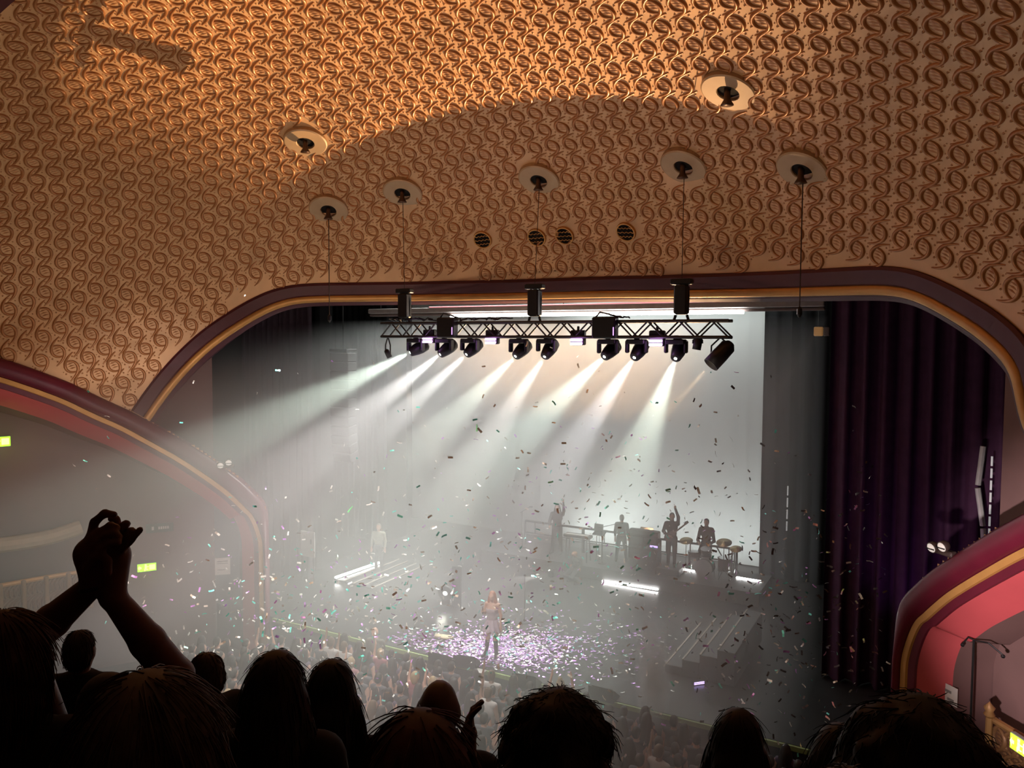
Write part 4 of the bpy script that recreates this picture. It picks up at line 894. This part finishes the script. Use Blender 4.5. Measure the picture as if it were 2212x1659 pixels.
# gilded fronts of the side boxes
def box_front(sgn, label):
    t = thing('box_front', label, 'balustrade', (XC, Y0, 0), 0, 'gilded fronts of the side boxes')
    pa = np.linspace(.18, .665 if sgn > 0 else .41, 26); A_ = [(sgn*(AX+.35)*cos(a), (BY+.35)*sin(a)) for a in pa]; zt, zb = EYE[2]-6.2, EYE[2]-7.15
    v = []
    for x, y in A_: v += [(x, y, zb), (x, y, zt)]
    MB().add(v, [(2*i, 2*i+1, 2*i+3, 2*i+2) for i in range(25)]).build('panel', mat('box_front_brown', (.15, .07, .04), .6), t)
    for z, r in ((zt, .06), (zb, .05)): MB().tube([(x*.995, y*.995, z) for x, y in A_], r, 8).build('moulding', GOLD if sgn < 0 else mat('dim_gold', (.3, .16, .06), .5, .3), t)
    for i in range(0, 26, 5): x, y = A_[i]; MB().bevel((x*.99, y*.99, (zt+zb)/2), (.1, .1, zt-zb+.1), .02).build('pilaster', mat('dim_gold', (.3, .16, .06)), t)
    for i in range(25):
        a = (pa[i]+pa[min(i+1, 25)])/2; x, y = sgn*(AX+.33)*cos(a), (BY+.33)*sin(a); N = Vector((-x, -y, 0)).normalized(); xx = Vector((0, 0, 1)).cross(N)
        for z in (zt-.27, zb+.28):
            o = bpy.data.objects.new('scroll_ornament', gme); COL.objects.link(o); o.parent = t
            mm = Matrix.Identity(4)
            for k in range(3): mm[k][0] = xx[k]; mm[k][1] = (0, 0, 1)[k]; mm[k][2] = N[k]; mm[k][3] = (x, y, z)[k]
            o.matrix_local = mm @ Matrix.Scale(.95, 4)
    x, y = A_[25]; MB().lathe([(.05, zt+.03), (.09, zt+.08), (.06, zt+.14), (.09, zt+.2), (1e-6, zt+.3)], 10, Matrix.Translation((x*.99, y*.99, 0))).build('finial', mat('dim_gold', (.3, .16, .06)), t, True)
    # shelf behind the front
    B_ = [(sgn*(AX+1.2)*cos(a), (BY+1.2)*sin(a)) for a in pa]; v = []
    for p, q in zip(A_, B_): v += [(p[0], p[1], zb+.1), (q[0], q[1], zb+.1)]
    MB().add(v, [(2*i, 2*i+2, 2*i+3, 2*i+1) for i in range(25)]).build('box_floor', mat('box_front_brown', (.15, .07, .04)), t)
gme = sme.copy(); gme.materials.clear(); gme.materials.append(mat('gilded_carving', (.22, .11, .05), .5, .2, .3, 8))
box_front(1, 'gilded carved box front at the right behind the big dark head'); box_front(-1, 'hazy gilded box front on the left wall behind the raised arms')
# cream cornice on the left wall, boom tree and red drape in the right recess
cp = [recess_pt(x, y, .75) for x, y in ((-60, 1182), (0, 1178), (60, 1170), (120, 1158), (175, 1138))]
o = MB().tube([tuple(np.array(p)-cp[0]) for p in dense(np.array(cp), 20)], .2, 10, True, 1.0).build('cream_cornice', mat('cream_plaster', (.45, .33, .22), .7)); o.location = cp[0]; tag(o, 'curved cream cornice at the left edge behind the clasped hands', 'cornice')
P = recess_pt(2098, 1520, .35); t = thing('boom_stand', 'thin dark boom stand with drooping arms before the rose wall', 'stand', (P[0], P[1], 2.4)); top = recess_pt(2098, 1380, .35)[2]-2.4
MB().tube([(0, 0, 0), (0, 0, top)], .02, 6).build('pole', BLACK, t)
for sx, n in ((-.16, 'arm'), (.42, 'arm')): MB().tube([(0, 0, top), (sx*.5, -sx*.2, top+.02), (sx, -sx*.4, top-.12)], .014, 6).build(n, BLACK, t); MB().ball((sx, -sx*.4, top-.14), .035, 8).build('lamp_clip', BLACK, t)
MB().lathe([(.25, 0), (.25, .03), (.04, .06)], 14).build('base', BLACK, t)
def twin_lamp(px, py, label, rs_=1.):
    P = shell(px, py); t = thing('emergency_lamp', label, 'lamp', P, 0, 'twin emergency lamps on the side arches'); M3 = wall_frame(P).to_3x3()
    MB().bevel(M3 @ V(0, -.05, .1), (.5, .1, .14), .02, M3).build('bracket', mat('lamp_brown', (.09, .06, .05), .5), t)
    for x, y in ((-.11, .0), (.11, .07)):
        Mx = Matrix.Translation(M3 @ V(x, y, .2)) @ M3.to_4x4() @ Matrix.Rotation(.3, 4, 'X')
        MB().lathe([(.04, -.12), (.09, -.06), (.1, .03), (.09, .035)], 16, Mx).build('shade', mat('lamp_brown', (.09, .06, .05)), t, True)
        MB().lathe([(.088, .03), (.06, .06), (1e-6, .075)], 16, Mx).build('lens', mat('frosted_lens', (.85, .80, .72), .3, 0, .05, 1, (1, .9, .8), .5), t, True)
        MB().bevel(Mx @ V(0, 0, .07), (.19, .02, .02), .004, M3).build('guard_bar', BLACK, t)
twin_lamp(2046, 1184, 'twin white emergency lamp on the right side arch'); twin_lamp(486, 1002, 'twin white emergency lamp on the left side arch')
# pale poles and marker strips hanging by the curtain at the right
def pole(pts, Y, r, mt, label, segs=False):
    Q = [onY(x, y, Y) for x, y in pts]; t = thing('hanging_pole', label, 'pole', Q[-1], 0, 'pale poles and strips by the right curtain')
    for a, b in zip(Q[:-1], Q[1:]):
        a_, b_ = V(a)-V(Q[-1]), V(b)-V(Q[-1])
        if segs:
            n = segs
            for i in range(n): MB().tube([a_.lerp(b_, i/n), a_.lerp(b_, (i+.78)/n)], r, 6).build('segment', mt, t)
        else: MB().tube([a_, a_.lerp(b_, .93)], r, 8).build('tube', mt, t)
PALE = mat('pale_pole', (.5, .52, .48), .5)
pole([(2124, 964), (2112, 1054), (2124, 1142), (2128, 1240)], 18.6, .055, PALE, 'pale grey jointed pole standing before the curtain at the far right'); pole([(2143, 986), (2137, 1142), (2134, 1250)], 18.7, .022, mat('glowing_white_strip', (.6, .6, .58), .5, 0, .1, 3, (1, 1, 1), .25), 'thin dashed white strip hanging beside the jointed pole', 6)  # dashed strip material has a faint glow of its own
pole([(1702, 1050), (1699, 1152)], 24.0, .022, mat('glowing_white_strip', (.6, .6, .58)), 'thin dashed white strip hanging on the black drape right of the backdrop', 4)
last_ = [o for o in COL.objects if o.name.startswith('hanging_pole')][-1]
MB().tube([(0, 0, .9), (0, 0, 13.05-last_.location.z)], .006, 5).build('wire', BLACK, last_)
lb_ = onY(1768, 716, 21.5); t = thing('wall_lantern', 'small amber lit box high at the right of the stage', 'lamp', lb_); MB().bevel((0, 0, 0), (.22, .12, .24), .02).build('case', mat('amber_box', (.5, .25, .08), .5, 0, .2, 6, (1, .5, .15), .12), t); MB().bevel((.2, 0, 0), (.16, .1, .24), .02).build('side_case', mat('lamp_brown', (.09, .06, .05)), t); MB().tube([(.0, 0, .12), (0, 0, 2)], .012, 6).build('rod', BLACK, t)

# ================================================================== STALLS CROWD
CW = [mat('crowd_cloth_%d' % i, c, .85, 0, .3, 9) for i, c in enumerate(((.05, .05, .06), (.25, .22, .22), (.30, .10, .12), (.10, .07, .12), (.45, .42, .40)))]
CH = [mat('crowd_hair_%d' % i, c, .6, 0, .3, 20) for i, c in enumerate(((.02, .015, .012), (.10, .06, .03), (.35, .24, .12)))]
protos = []
def crowd_proto(k):
    up = (((.26, -.05, 1.50), (.20, -.06, 1.78), (-.1, 0, 1)), ((-.26, -.05, 1.50), (-.20, -.06, 1.78), (.1, 0, 1)))
    one = (((.26, -.05, 1.50), (.22, -.08, 1.80), (0, 0, 1)), ((-.24, .0, 1.12), (-.2, -.16, .95), (0, -.7, -.6)))
    arms = [None, up, one, None, one, up][k]; st = ['short', 'long', 'bob', 'long', 'short', 'bun'][k]
    t = thing('person', 'x', 'person'); P, s = body_prims(1.68+.03*k, arms, None, k % 2 == 1, (0, 0), False)
    smesh('body', P, .034, SKIN if k != 4 else SKIND, t, .03); smesh('hair', hair_prims(st, s), .03, CH[k % 3], t, .03, hair_cut(s, st))
    rad = lambda p: (max(p[3], p[4]) if p[0] == 'c' else max(p[2]))/s; mean = lambda p: ((p[1][2]+p[2][2])/2 if p[0] == 'c' else p[1][2])/s
    clothe('top', P, s, CW[k % 5], t, .9, 1.47, .014, .034, keep=lambda p: rad(p) > .052 and .95 < mean(p) < 1.5)
    clothe('trousers', P, s, CW[(k+3) % 4], t, .04, .98, .014, .034, keep=lambda p: mean(p) < 1.0 and rad(p) > .035 and abs(p[1][0]) < .2*s)
    return t
CL = ['dark clad spectator standing in the stalls crowd', 'long haired spectator with both arms raised in the stalls crowd', 'bob haired spectator with one arm raised in the stalls crowd', 'long haired spectator standing in the stalls crowd', 'pale clad spectator with one arm raised in the stalls crowd', 'bun haired spectator with both arms raised in the stalls crowd']
protos = [crowd_proto(k) for k in range(6)]; used = [False]*6; rc = random.Random(21); ncrowd = 0
spots = []
for jy in range(13):
    for jx in range(46):
        x = XC-9.6+jx*.47+(jy % 2)*.23+rc.uniform(-.12, .12); y = 15.0-jy*.46+rc.uniform(-.1, .1)
        v_ = np.array([x, y, 1.6])-EYE; z_ = v_@FWD; a_ = 1106+FPX*(v_@RT)/z_; b_ = 829.5-FPX*(v_@UP)/z_
        if not (330 < a_ < 1990 and 1380 < b_ < 1700): continue
        if ((x-XC)/AX)**2+(max(y-Y0, 0)/BY)**2 > .78: continue
        spots.append((z_, x, y, jy))
spots.sort(); spots = spots[:290]
ORD = ['first', 'second', 'third', 'fourth', 'fifth', 'sixth', 'seventh', 'eighth', 'ninth', 'tenth', 'eleventh', 'twelfth', 'thirteenth', 'fourteenth', 'fifteenth', 'sixteenth', 'seventeenth', 'eighteenth', 'nineteenth', 'twentieth']+['twenty-'+w for w in ('first', 'second', 'third', 'fourth', 'fifth', 'sixth', 'seventh', 'eighth', 'ninth')]+['thirtieth']+['thirty-'+w for w in ('first', 'second', 'third', 'fourth', 'fifth', 'sixth', 'seventh', 'eighth', 'ninth')]+['fortieth']+['forty-'+w for w in ('first', 'second', 'third', 'fourth', 'fifth', 'sixth', 'seventh', 'eighth', 'ninth')]
rowx = {}
for q in spots: rowx.setdefault(q[3], []).append(q[1])
for q in rowx: rowx[q].sort()
rowk = sorted(rowx)
for z_, x, y, jy in spots:
    k = rc.choices(range(6), (12, .6, .9, 10, .9, .3))[0]; o = protos[k] if not used[k] else copy_tree(protos[k]); used[k] = True
    o.location = (x, y, 0); o.rotation_euler.z = pi+rc.uniform(-.35, .35); q = rc.uniform(.93, 1.06); o.scale = (q, q, q)
    rw = ['front row', 'second row', 'third row', 'fourth row', 'fifth row', 'sixth row', 'seventh row', 'eighth row', 'ninth row', 'tenth row', 'eleventh row', 'twelfth row', 'thirteenth row'][rowk.index(jy)]
    o['label'] = CL[k].split(' standing')[0].split(' in the stalls')[0]+', '+ORD[rowx[jy].index(x)]+' from the left in the '+rw; o['group'] = 'stalls crowd'
# security and the crowd barrier
hb = onZ(866, 1400, .9); person('bald steward standing in the pit before the left end of the stage', (hb[0], 15.55, .0), .2, 1.85, None, (.1, .1, .1), (.16, .15, .13), (.05, .05, .05))

# ================================================================== BALCONY AND THE PEOPLE IN FRONT
TIERS = [(-3, .35, 7.65), (.35, 1.25, 7.2), (1.25, 2.0, 6.85), (2.0, 3.45, 6.45)]
CONC = mat('balcony_carpet', (.03, .015, .015), .9)
for k, (a, b, z) in enumerate(TIERS): box_st(['floor_tier_one', 'floor_tier_two', 'floor_tier_three', 'floor_tier_four'][k], (.3, (a+b)/2, z-.75), (9.4, b-a, 1.5), CONC)
box_st('wall_balcony_front', (.3, 3.52, 6.0), (9.4, .12, 1.6), MAROON)
def tier(y):
    for a, b, z in TIERS:
        if a <= y < b: return z
    return 6.45
def spectator(px, py, D, style, hair, label, wid=1.0, turn=0., top=(.02, .012, .014), skin=None, **kw):
    P = onD(px, py, D); z = tier(P[1]); H = (P[2]-z)/(1.02 if style else 1.0); s = H/1.75
    t = thing('person', label, 'person', (P[0], P[1], z), pi+turn+atan2(P[0], P[1])*-.6, 'balcony spectators')
    B, s = body_prims(H, None, None, style in ('long', 'bob'), (0, 0), False)
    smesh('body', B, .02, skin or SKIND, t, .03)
    hp_ = [(p[0], p[1], [x*wid for x in p[2]]) if p[0] == 'e' else (p[0], p[1], p[2], p[3]*wid, p[4]*wid) for p in hair_prims(style, s)] if style else []
    if wid != 1.0 and hp_:                              # keep the crown at the measured height
        zt = max(p[1][2]+p[2][2] for p in hp_ if p[0] == 'e'); dz = 1.765*s-zt; hp_ = [(p[0], [p[1][0], p[1][1], p[1][2]+dz], p[2]) if p[0] == 'e' else p for p in hp_]
    if hp_:
        hm_ = mat('hair_%.3f_%.3f_%.3f' % hair, hair, .6, 0, .4, 30); ho = smesh('hair', hp_, .010 if D < 2 else .013, hm_, t, .02, hair_cut(s, style))
        strands(ho, 1500 if D < 2 else 900, {'curly': .045, 'short': .028}.get(style, .09), {'curly': .55, 'short': .25}.get(style, .07 if wid < 1.2 else .18), hm_, t, int(px))
    rad = lambda p: (max(p[3], p[4]) if p[0] == 'c' else max(p[2]))/s; mean = lambda p: ((p[1][2]+p[2][2])/2 if p[0] == 'c' else p[1][2])/s
    clothe('top', B, s, mat('cloth_%.2f_%.2f_%.2f' % top, top, .9, 0, .25, 12), t, .88, 1.50, .016, .02, keep=lambda p: mean(p) > .9 and rad(p) > .038 and mean(p) < 1.52)
    clothe('trousers', B, s, mat('cloth_dark', (.015, .015, .018), .9), t, .05, .98, .016, .024, keep=lambda p: mean(p) < 1.0 and rad(p) > .035 and abs(p[1][0]) < .2*s)
    return t, s
DK = (.012, .009, .008)
spectator(8, 1298, 1.66, 'bob', (.10, .045, .025), 'brown haired head at the far left edge of the view', 1.15)
spectator(318, 1420, 1.16, 'bob', (.13, .09, .06), 'broad fair frizzy head before the raised arms', 1.32)
t, s = spectator(442, 1400, 3.0, 'short', (.10, .07, .045), 'brown haired spectator in glasses turned to the right', 1.0, .9)
gl_ = MB()
for q in (-1, 1): gl_.lathe([(.028*s, -.002), (.031*s, -.002), (.031*s, .003), (.028*s, .003)], 14, Matrix.Translation((q*.035*s, -.105*s, 1.635*s)) @ Matrix.Rotation(pi/2, 4, 'X')); gl_.tube([(q*.066*s, -.10*s, 1.64*s), (q*.082*s, 0, 1.64*s)], .003, 5)
gl_.build('glasses', BLACK, t)
spectator(598, 1390, 2.3, 'long', (.03, .02, .014), 'long haired spectator with fair streaks left of centre', 1.05)
spectator(718, 1410, 2.75, 'long', DK, 'dark long haired spectator half hidden right of the streaked hair', .95)
spectator(905, 1508, 1.28, 'long', (.09, .028, .018), 'red haired head and shoulders low in the centre left', 1.12, .3, top=(.06, .012, .010))
spectator(172, 1352, 3.3, 'short', (.05, .03, .02), 'small dark head seen between the raised arms', 1.0)
spectator(1210, 1468, 1.85, 'curly', DK, 'big curly dark head in the middle foreground', 1.0)
spectator(1597, 1516, 2.6, 'long', DK, 'smooth dark long haired head right of the curly head', .95)
t, s = spectator(1822, 1545, 2.3, 'long', DK, 'dark head with a pale clip left of the big dark head', 1.0)
MB().tube([(.02, .125, 1.66*s), (.045, .135, 1.60*s)], .004, 6).build('hair_clip', mat('pale_clip', (.6, .5, .45), .4), t)
spectator(1990, 1474, 1.5, 'curly', DK, 'biggest dark round head before the right side arch', 1.0)
spectator(1840, 1628, 1.25, 'short', (.09, .055, .035), 'crown of a brown head at the bottom edge at the right', 1.0)
spectator(2215, 1640, 1.9, 'short', DK, 'dark head in the bottom right corner', 1.0)
# bald man with one hand held up
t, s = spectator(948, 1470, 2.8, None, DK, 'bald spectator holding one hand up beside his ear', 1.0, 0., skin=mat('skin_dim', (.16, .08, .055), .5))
hw = onD(1012, 1612, 2.7); el_ = onD(1010, 1720, 2.75); base = np.array(t.location)
iv = Matrix.Rotation(-t.rotation_euler.z, 3, 'Z')
def loc(p): return tuple(iv @ (V(p)-t.location))
hd_ = V(onD(1014, 1545, 2.7))-V(hw)
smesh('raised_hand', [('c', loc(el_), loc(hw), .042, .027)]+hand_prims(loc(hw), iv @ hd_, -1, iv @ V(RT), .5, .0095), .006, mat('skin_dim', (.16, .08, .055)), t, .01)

# the spectator with clasped hands raised overhead
def clapper():
    bp2 = onD(235, 1437, 2.28); z = tier(bp2[1]); H = (bp2[2]-z)/1.02
    t = thing('person', 'spectator raising both arms with hands clasped overhead', 'person', (bp2[0], bp2[1], z), 0, 'balcony spectators'); L = V(t.location); q = lambda x, y, d: tuple(V(onD(x, y, d))-L)
    B, s = body_prims(H, None, None, False, (0, 0), False); R_ = Matrix.Rotation(pi+YAW*.6, 3, 'Z'); r_ = lambda p: tuple(R_ @ V(p))
    B = [(p[0], r_(p[1]), r_(p[2]))+tuple(p[3:]) if p[0] == 'c' else p[:1]+(r_(p[1]), p[2]) for p in B if not (p[0] == 'c' and abs(p[1][0]) > .16*s and p[1][2] > 1.05*s and max(p[3], p[4]) < .056*s) and not (p[0] == 'c' and p[1][2] < 1.2*s and p[1][2] > .85*s and abs(p[1][0]) > .2*s)]
    smesh('body', B, .02, SKIND, t, .03)
    A = []
    for sh, eb, wr in (((1, 'r'), (378, 1462), (243, 1288)), ((-1, 'l'), (45, 1402), (203, 1262))):
        sho = V(r_((-sh[0]*.19*s, 0, 1.37*s)))
        e = q(*eb, 2.12); w = q(*wr, 1.98)
        A += [('c', tuple(sho), e, .055, .050), ('c', e, tuple(V(e).lerp(V(w), .45)), .050, .044), ('c', tuple(V(e).lerp(V(w), .45)), w, .044, .030)]
    # palms pressed together and interlaced bent fingers
    A += [('c', q(203, 1262, 1.98), q(196, 1195, 1.97), .031, .040), ('c', q(243, 1288, 1.98), q(247, 1200, 1.99), .032, .040), ('c', q(196, 1200, 1.97), q(212, 1168, 1.96), .036, .030), ('c', q(247, 1205, 1.99), q(252, 1172, 1.98), .034, .026)]
    FG = [[(188, 1185), (204, 1128), (226, 1109), (246, 1112)], [(200, 1180), (216, 1150), (238, 1136), (252, 1140)], [(210, 1178), (228, 1158), (246, 1152), (258, 1160)], [(214, 1190), (236, 1174), (256, 1172)],
          [(246, 1180), (256, 1142), (250, 1122), (240, 1120)], [(254, 1178), (264, 1140), (272, 1132), (262, 1148)], [(258, 1186), (275, 1160), (284, 1148), (276, 1162)], [(262, 1190), (282, 1168), (303, 1144)],
          [(186, 1228), (204, 1206), (224, 1204)], [(232, 1238), (232, 1212), (216, 1196)]]
    for i, F_ in enumerate(FG):
        dd = [1.96, 1.95, 1.94, 1.93, 1.99, 1.98, 1.97, 1.965, 1.93, 1.93][i]; r = .0115 if i not in (3, 7) else .0095
        for j in range(len(F_)-1): A.append(('c', q(*F_[j], dd), q(*F_[j+1], dd), r*(1-.06*j), r*(1-.06*(j+1)), .006))
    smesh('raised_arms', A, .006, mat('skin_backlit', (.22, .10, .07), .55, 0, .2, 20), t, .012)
    smesh('hair', [(p[0], r_(p[1]))+((r_(p[2]),)+tuple(p[3:]) if p[0] == 'c' else (p[2],)) for p in hair_prims('short', s)], .014, mat('hair_%.3f_%.3f_%.3f' % DK, DK), t, .02)
    rad = lambda p: (max(p[3], p[4]) if p[0] == 'c' else max(p[2]))/s; mean = lambda p: ((p[1][2]+p[2][2])/2 if p[0] == 'c' else p[1][2])/s
    clothe('top', B, s, mat('cloth_dark', (.015, .015, .018)), t, .88, 1.47, .016, .02, keep=lambda p: .9 < mean(p) < 1.5 and rad(p) > .05)
    MB().tube([tuple(V(q(204, 1268, 1.98))+V(RT)*.033*cos(a*pi/6)+V(FWD)*.033*sin(a*pi/6)+V(UP)*.006*cos(a*pi/6)) for a in range(13)], .006, 6).build('bracelet', mat('bracelet_dark', (.05, .02, .02), .4), t)
clapper()

# ================================================================== CONFETTI AND SMOKE
CONF = {'white': mat('confetti_white', (.95, .94, .90), .32, .5, .05), 'turquoise': mat('confetti_turquoise', (.25, .95, .85), .32, .5, .05), 'violet': mat('confetti_violet', (.78, .40, .95), .32, .5, .05), 'dark': mat('confetti_dark', (.06, .05, .05), .5, 0, .1)}
def flake(bend=.008): return [(-.045, -.016, bend), (0, -.016, 0), (.045, -.016, bend), (.045, .016, bend), (0, .016, 0), (-.045, .016, bend)], [(0, 1, 4, 5), (1, 2, 3, 4)]
fv, ff_ = flake(); cme = {}
for k, m_ in CONF.items():
    me = bpy.data.meshes.new('confetti_flake'); me.from_pydata(fv, [], ff_); me.materials.append(m_); me.update(); cme[k] = me
rc = random.Random(4); NF = {k: [] for k in CONF}
def rand_rot(): return Matrix.Rotation(rc.uniform(0, 6.3), 4, 'Z') @ Matrix.Rotation(rc.uniform(-1.4, 1.4), 4, 'X') @ Matrix.Rotation(rc.uniform(0, 6.3), 4, 'Y')
air = []
for _ in range(2600):
    u = rc.random()
    if u < .42: x, y = rc.gauss(760, 230), rc.gauss(1330, 110)
    elif u < .72: x, y = rc.gauss(1200, 200), rc.gauss(1200, 200)
    else: x, y = rc.gauss(1680, 220), rc.gauss(1330, 170)
    if y < 740 or x < 120 or x > 1925 or y > 1640: continue
    D = rc.uniform(11.5, 22) if x < 1500 else rc.uniform(11, 17); P = onD(x, y, D)
    if P[2] < 1.4 or (P[1] > 23.5) or ((P[0]-XC)/AX)**2+(max(P[1]-Y0, 0)/BY)**2 > .85 and P[1] < 15.5: continue
    c = 'dark' if (x > 1480 and rc.random() < .5) else rc.choices(('white', 'turquoise', 'violet'), (.6, .24, .16))[0]
    air.append((D, P, c))
for q in ((184, 996), (233, 945), (235, 1028), (232, 899), (277, 794), (159, 1005), (207, 1056), (190, 845), (513, 622), (529, 639), (418, 825), (556, 850), (392, 913), (600, 800)):
    air.append((8., onD(q[0], q[1], 14.), rc.choice(('white', 'turquoise', 'white'))))
air.sort(key=lambda a: a[0]); nair = 0
lab = {'white': 'white confetti flake fluttering in the air before the stage', 'turquoise': 'turquoise confetti flake fluttering in the air before the stage', 'violet': 'violet confetti flake fluttering in the air before the stage', 'dark': 'dark confetti flake silhouetted in the air at the right'}
stuffv = {k: [[], []] for k in CONF}
def put(P, M, c, sc=1.):
    v, f = stuffv[c]; o = len(v); M = Matrix.Translation(V(P)) @ M @ Matrix.Scale(sc, 4); v += [tuple(M @ V(q)) for q in fv]; f += [tuple(i+o for i in q) for q in ff_]
for D, P, c in air:
    M = rand_rot(); sc = rc.uniform(.7, 1.15)
    if nair < 300:
        v_ = np.array(P)-EYE; ax_ = 1106+FPX*(v_@RT)/(v_@FWD); ay_ = 829.5-FPX*(v_@UP)/(v_@FWD)
        lm = min((('the red side arch at the left', 480, 1150), ('the clasped hands', 300, 1050), ('the slanting light strip', 770, 1240), ('the floodlight on the stage', 965, 1290), ('the singer', 1063, 1340), ('the crowd at the lower left', 600, 1400), ('the crowd below the singer', 1000, 1520), ('the dancer on the riser', 1342, 1160), ('the keyboard player', 1205, 1120), ('the drummer', 1525, 1200), ('the steps at the right', 1580, 1400), ('the black drape', 1720, 1050), ('the plum curtain', 1860, 1150), ('the lamp beams', 1150, 900), ('the lamp beams at the left', 760, 900), ('the grey backdrop', 1550, 980), ('the smoke jet', 1410, 1450), ('the crowd at the lower right', 1720, 1560)), key=lambda q: (q[1]-ax_)**2+(q[2]-ay_)**2)[0]
        o = bpy.data.objects.new('confetti_flake', cme[c]); COL.objects.link(o); o.matrix_world = Matrix.Translation(V(P)) @ M @ Matrix.Scale(sc, 4); tag(o, c+' confetti flake fluttering in the air near '+lm, 'confetti', c+' confetti near '+lm); nair += 1
    else: put(P, M, c, sc)
air_stuff = {k: (list(v), list(f)) for k, (v, f) in stuffv.items()}
for k, (v, f) in air_stuff.items():
    if v: me = bpy.data.meshes.new('confetti_cloud'); me.from_pydata(v, [], f); me.update(); o = link('confetti_cloud', me, CONF[k]); tag(o, 'cloud of tiny %s confetti flakes filling the air over the stage' % k, 'confetti', kind='stuff')
stuffv = {k: [[], []] for k in CONF}
for _ in range(2600):
    x, y = rc.gauss(1075, 95), rc.gauss(1400, 22)
    if rc.random() < .25: x, y = rc.gauss(1150, 170), rc.gauss(1405, 45)
    P = onZ(x, y, STAGE+.012)
    if P[1] < SF0+.1 or P[1] > 22: continue
    put(P, Matrix.Rotation(rc.uniform(0, 6.3), 4, 'Z') @ Matrix.Rotation(rc.uniform(-.25, .25), 4, 'X'), rc.choices(('violet', 'white', 'turquoise'), (.62, .32, .06))[0], 1.1)
for k, (v, f) in stuffv.items():
    if v: me = bpy.data.meshes.new('fallen_confetti'); me.from_pydata(v, [], f); me.update(); o = link('fallen_confetti', me, CONF[k]); tag(o, '%s confetti strewn over the stage floor round the singer' % k, 'confetti', kind='stuff')
def plume_noise(N, L, v):
    tc = N.new('ShaderNodeTexCoord'); nz = N.new('ShaderNodeTexNoise'); nz.inputs['Scale'].default_value = 2.2; nz.inputs['Detail'].default_value = 2
    gr = N.new('ShaderNodeTexGradient'); gr.gradient_type = 'SPHERICAL'; mp = N.new('ShaderNodeMapping'); mp.inputs['Scale'].default_value = (2.4, 2.4, .75)
    L.new(tc.outputs['Object'], mp.inputs[0]); L.new(mp.outputs[0], gr.inputs[0]); L.new(tc.outputs['Object'], nz.inputs['Vector'])
    a = N.new('ShaderNodeMath'); a.operation = 'MULTIPLY'; L.new(gr.outputs['Fac'], a.inputs[0]); L.new(nz.outputs['Fac'], a.inputs[1])
    b = N.new('ShaderNodeMath'); b.operation = 'MULTIPLY'; b.inputs[1].default_value = 9.0; L.new(a.outputs[0], b.inputs[0]); L.new(b.outputs[0], v.inputs['Density'])
pp = onY(1410, 1455, 15.2); sm = volume('smoke_jet', (pp[0], 15.2, pp[2]), (.9, .9, 2.7), 1., (.93, .96, 1), .1, plume_noise); tag(sm, 'pale jet of smoke rising at the right of the stage front', 'smoke', kind='stuff')

# two green paper streamers and small violet lamps on the deck
for q, (x, y, D, ang, ln) in enumerate(((1030, 924, 17.0, 1.55, .16), (757, 1100, 17.0, .9, .17))):
    P = onD(x, y, D); t_ = V(RT)*cos(ang)+V(UP)*sin(ang); o = MB().tube([-t_*ln/2, t_*.1*ln+V(UP)*.01, t_*ln/2], [.018, .012, .006], 6).build('paper_streamer', mat('streamer_green', (.15, .95, .25), .4, 0, .05)); o.location = P
    tag(o, ['short green paper streamer among the lamp beams', 'green paper streamer falling left of the speaker hang'][q], 'streamer')
def violet_bar(p, label, rz):
    t = thing('violet_lamp_bar', label, 'stage lamp', p, rz, 'small violet lamp bars'); MB().bevel((0, 0, .04), (.30, .1, .08), .01).build('housing', BLACK, t)
    for z in (.03, .065): MB().bevel((0, -.05, z), (.27, .02, .022), .004).build('light_bar', mat('violet_bar', (.5, .4, .9), .4, 0, 0, 1, (.55, .4, 1), 4), t)
violet_bar(onZ(1548, 1466, STAGE), 'small violet lamp bar on the deck beside the steps', .8); violet_bar(onZ(1508, 1478, STAGE), 'dimmer violet lamp bar on the deck at the foot of the steps', .8)
violet_bar((cab.location.x+.2, cab.location.y+.05, cab.location.z+.80), 'small violet lamp bar lying on the slanted cabinet', 0.)
# third level: pieces that belong to a part
SUB = {'lens': ('lamp_body', 'can', 'shade', 'housing'), 'hair_strands': ('hair',), 'print_line': ('sheet',), 'running_figure': ('face',), 'door_mark': ('face',), 'arrow_shaft': ('face',), 'arrow_head': ('face',), 'tuning_peg': ('headstock',), 'hoop': ('shell',), 'key': ('case',), 'indicator': ('case',), 'mark': ('panel',), 'nosing': ('tread',), 'light_bar': ('housing',), 'guard_bar': ('shade',), 'bracelet': ('raised_arms',), 'hair_clip': ('hair',), 'laptop_screen': ('tray',), 'fringe': ('skirt',), 'diffuser': ('housing',)}
base_ = lambda o: o.name.split('.')[0]
for r in [o for o in COL.objects if o.parent is None and o.type == 'EMPTY' and len(o.children)]:
    ch = sorted(r.children, key=lambda o: o.name)
    for n, hosts in SUB.items():
        kids = [c for c in ch if base_(c) == n]; hs = [c for c in ch if base_(c) in hosts]
        if kids and hs:
            for i, c in enumerate(kids): c.parent = hs[i*len(hs)//len(kids)]
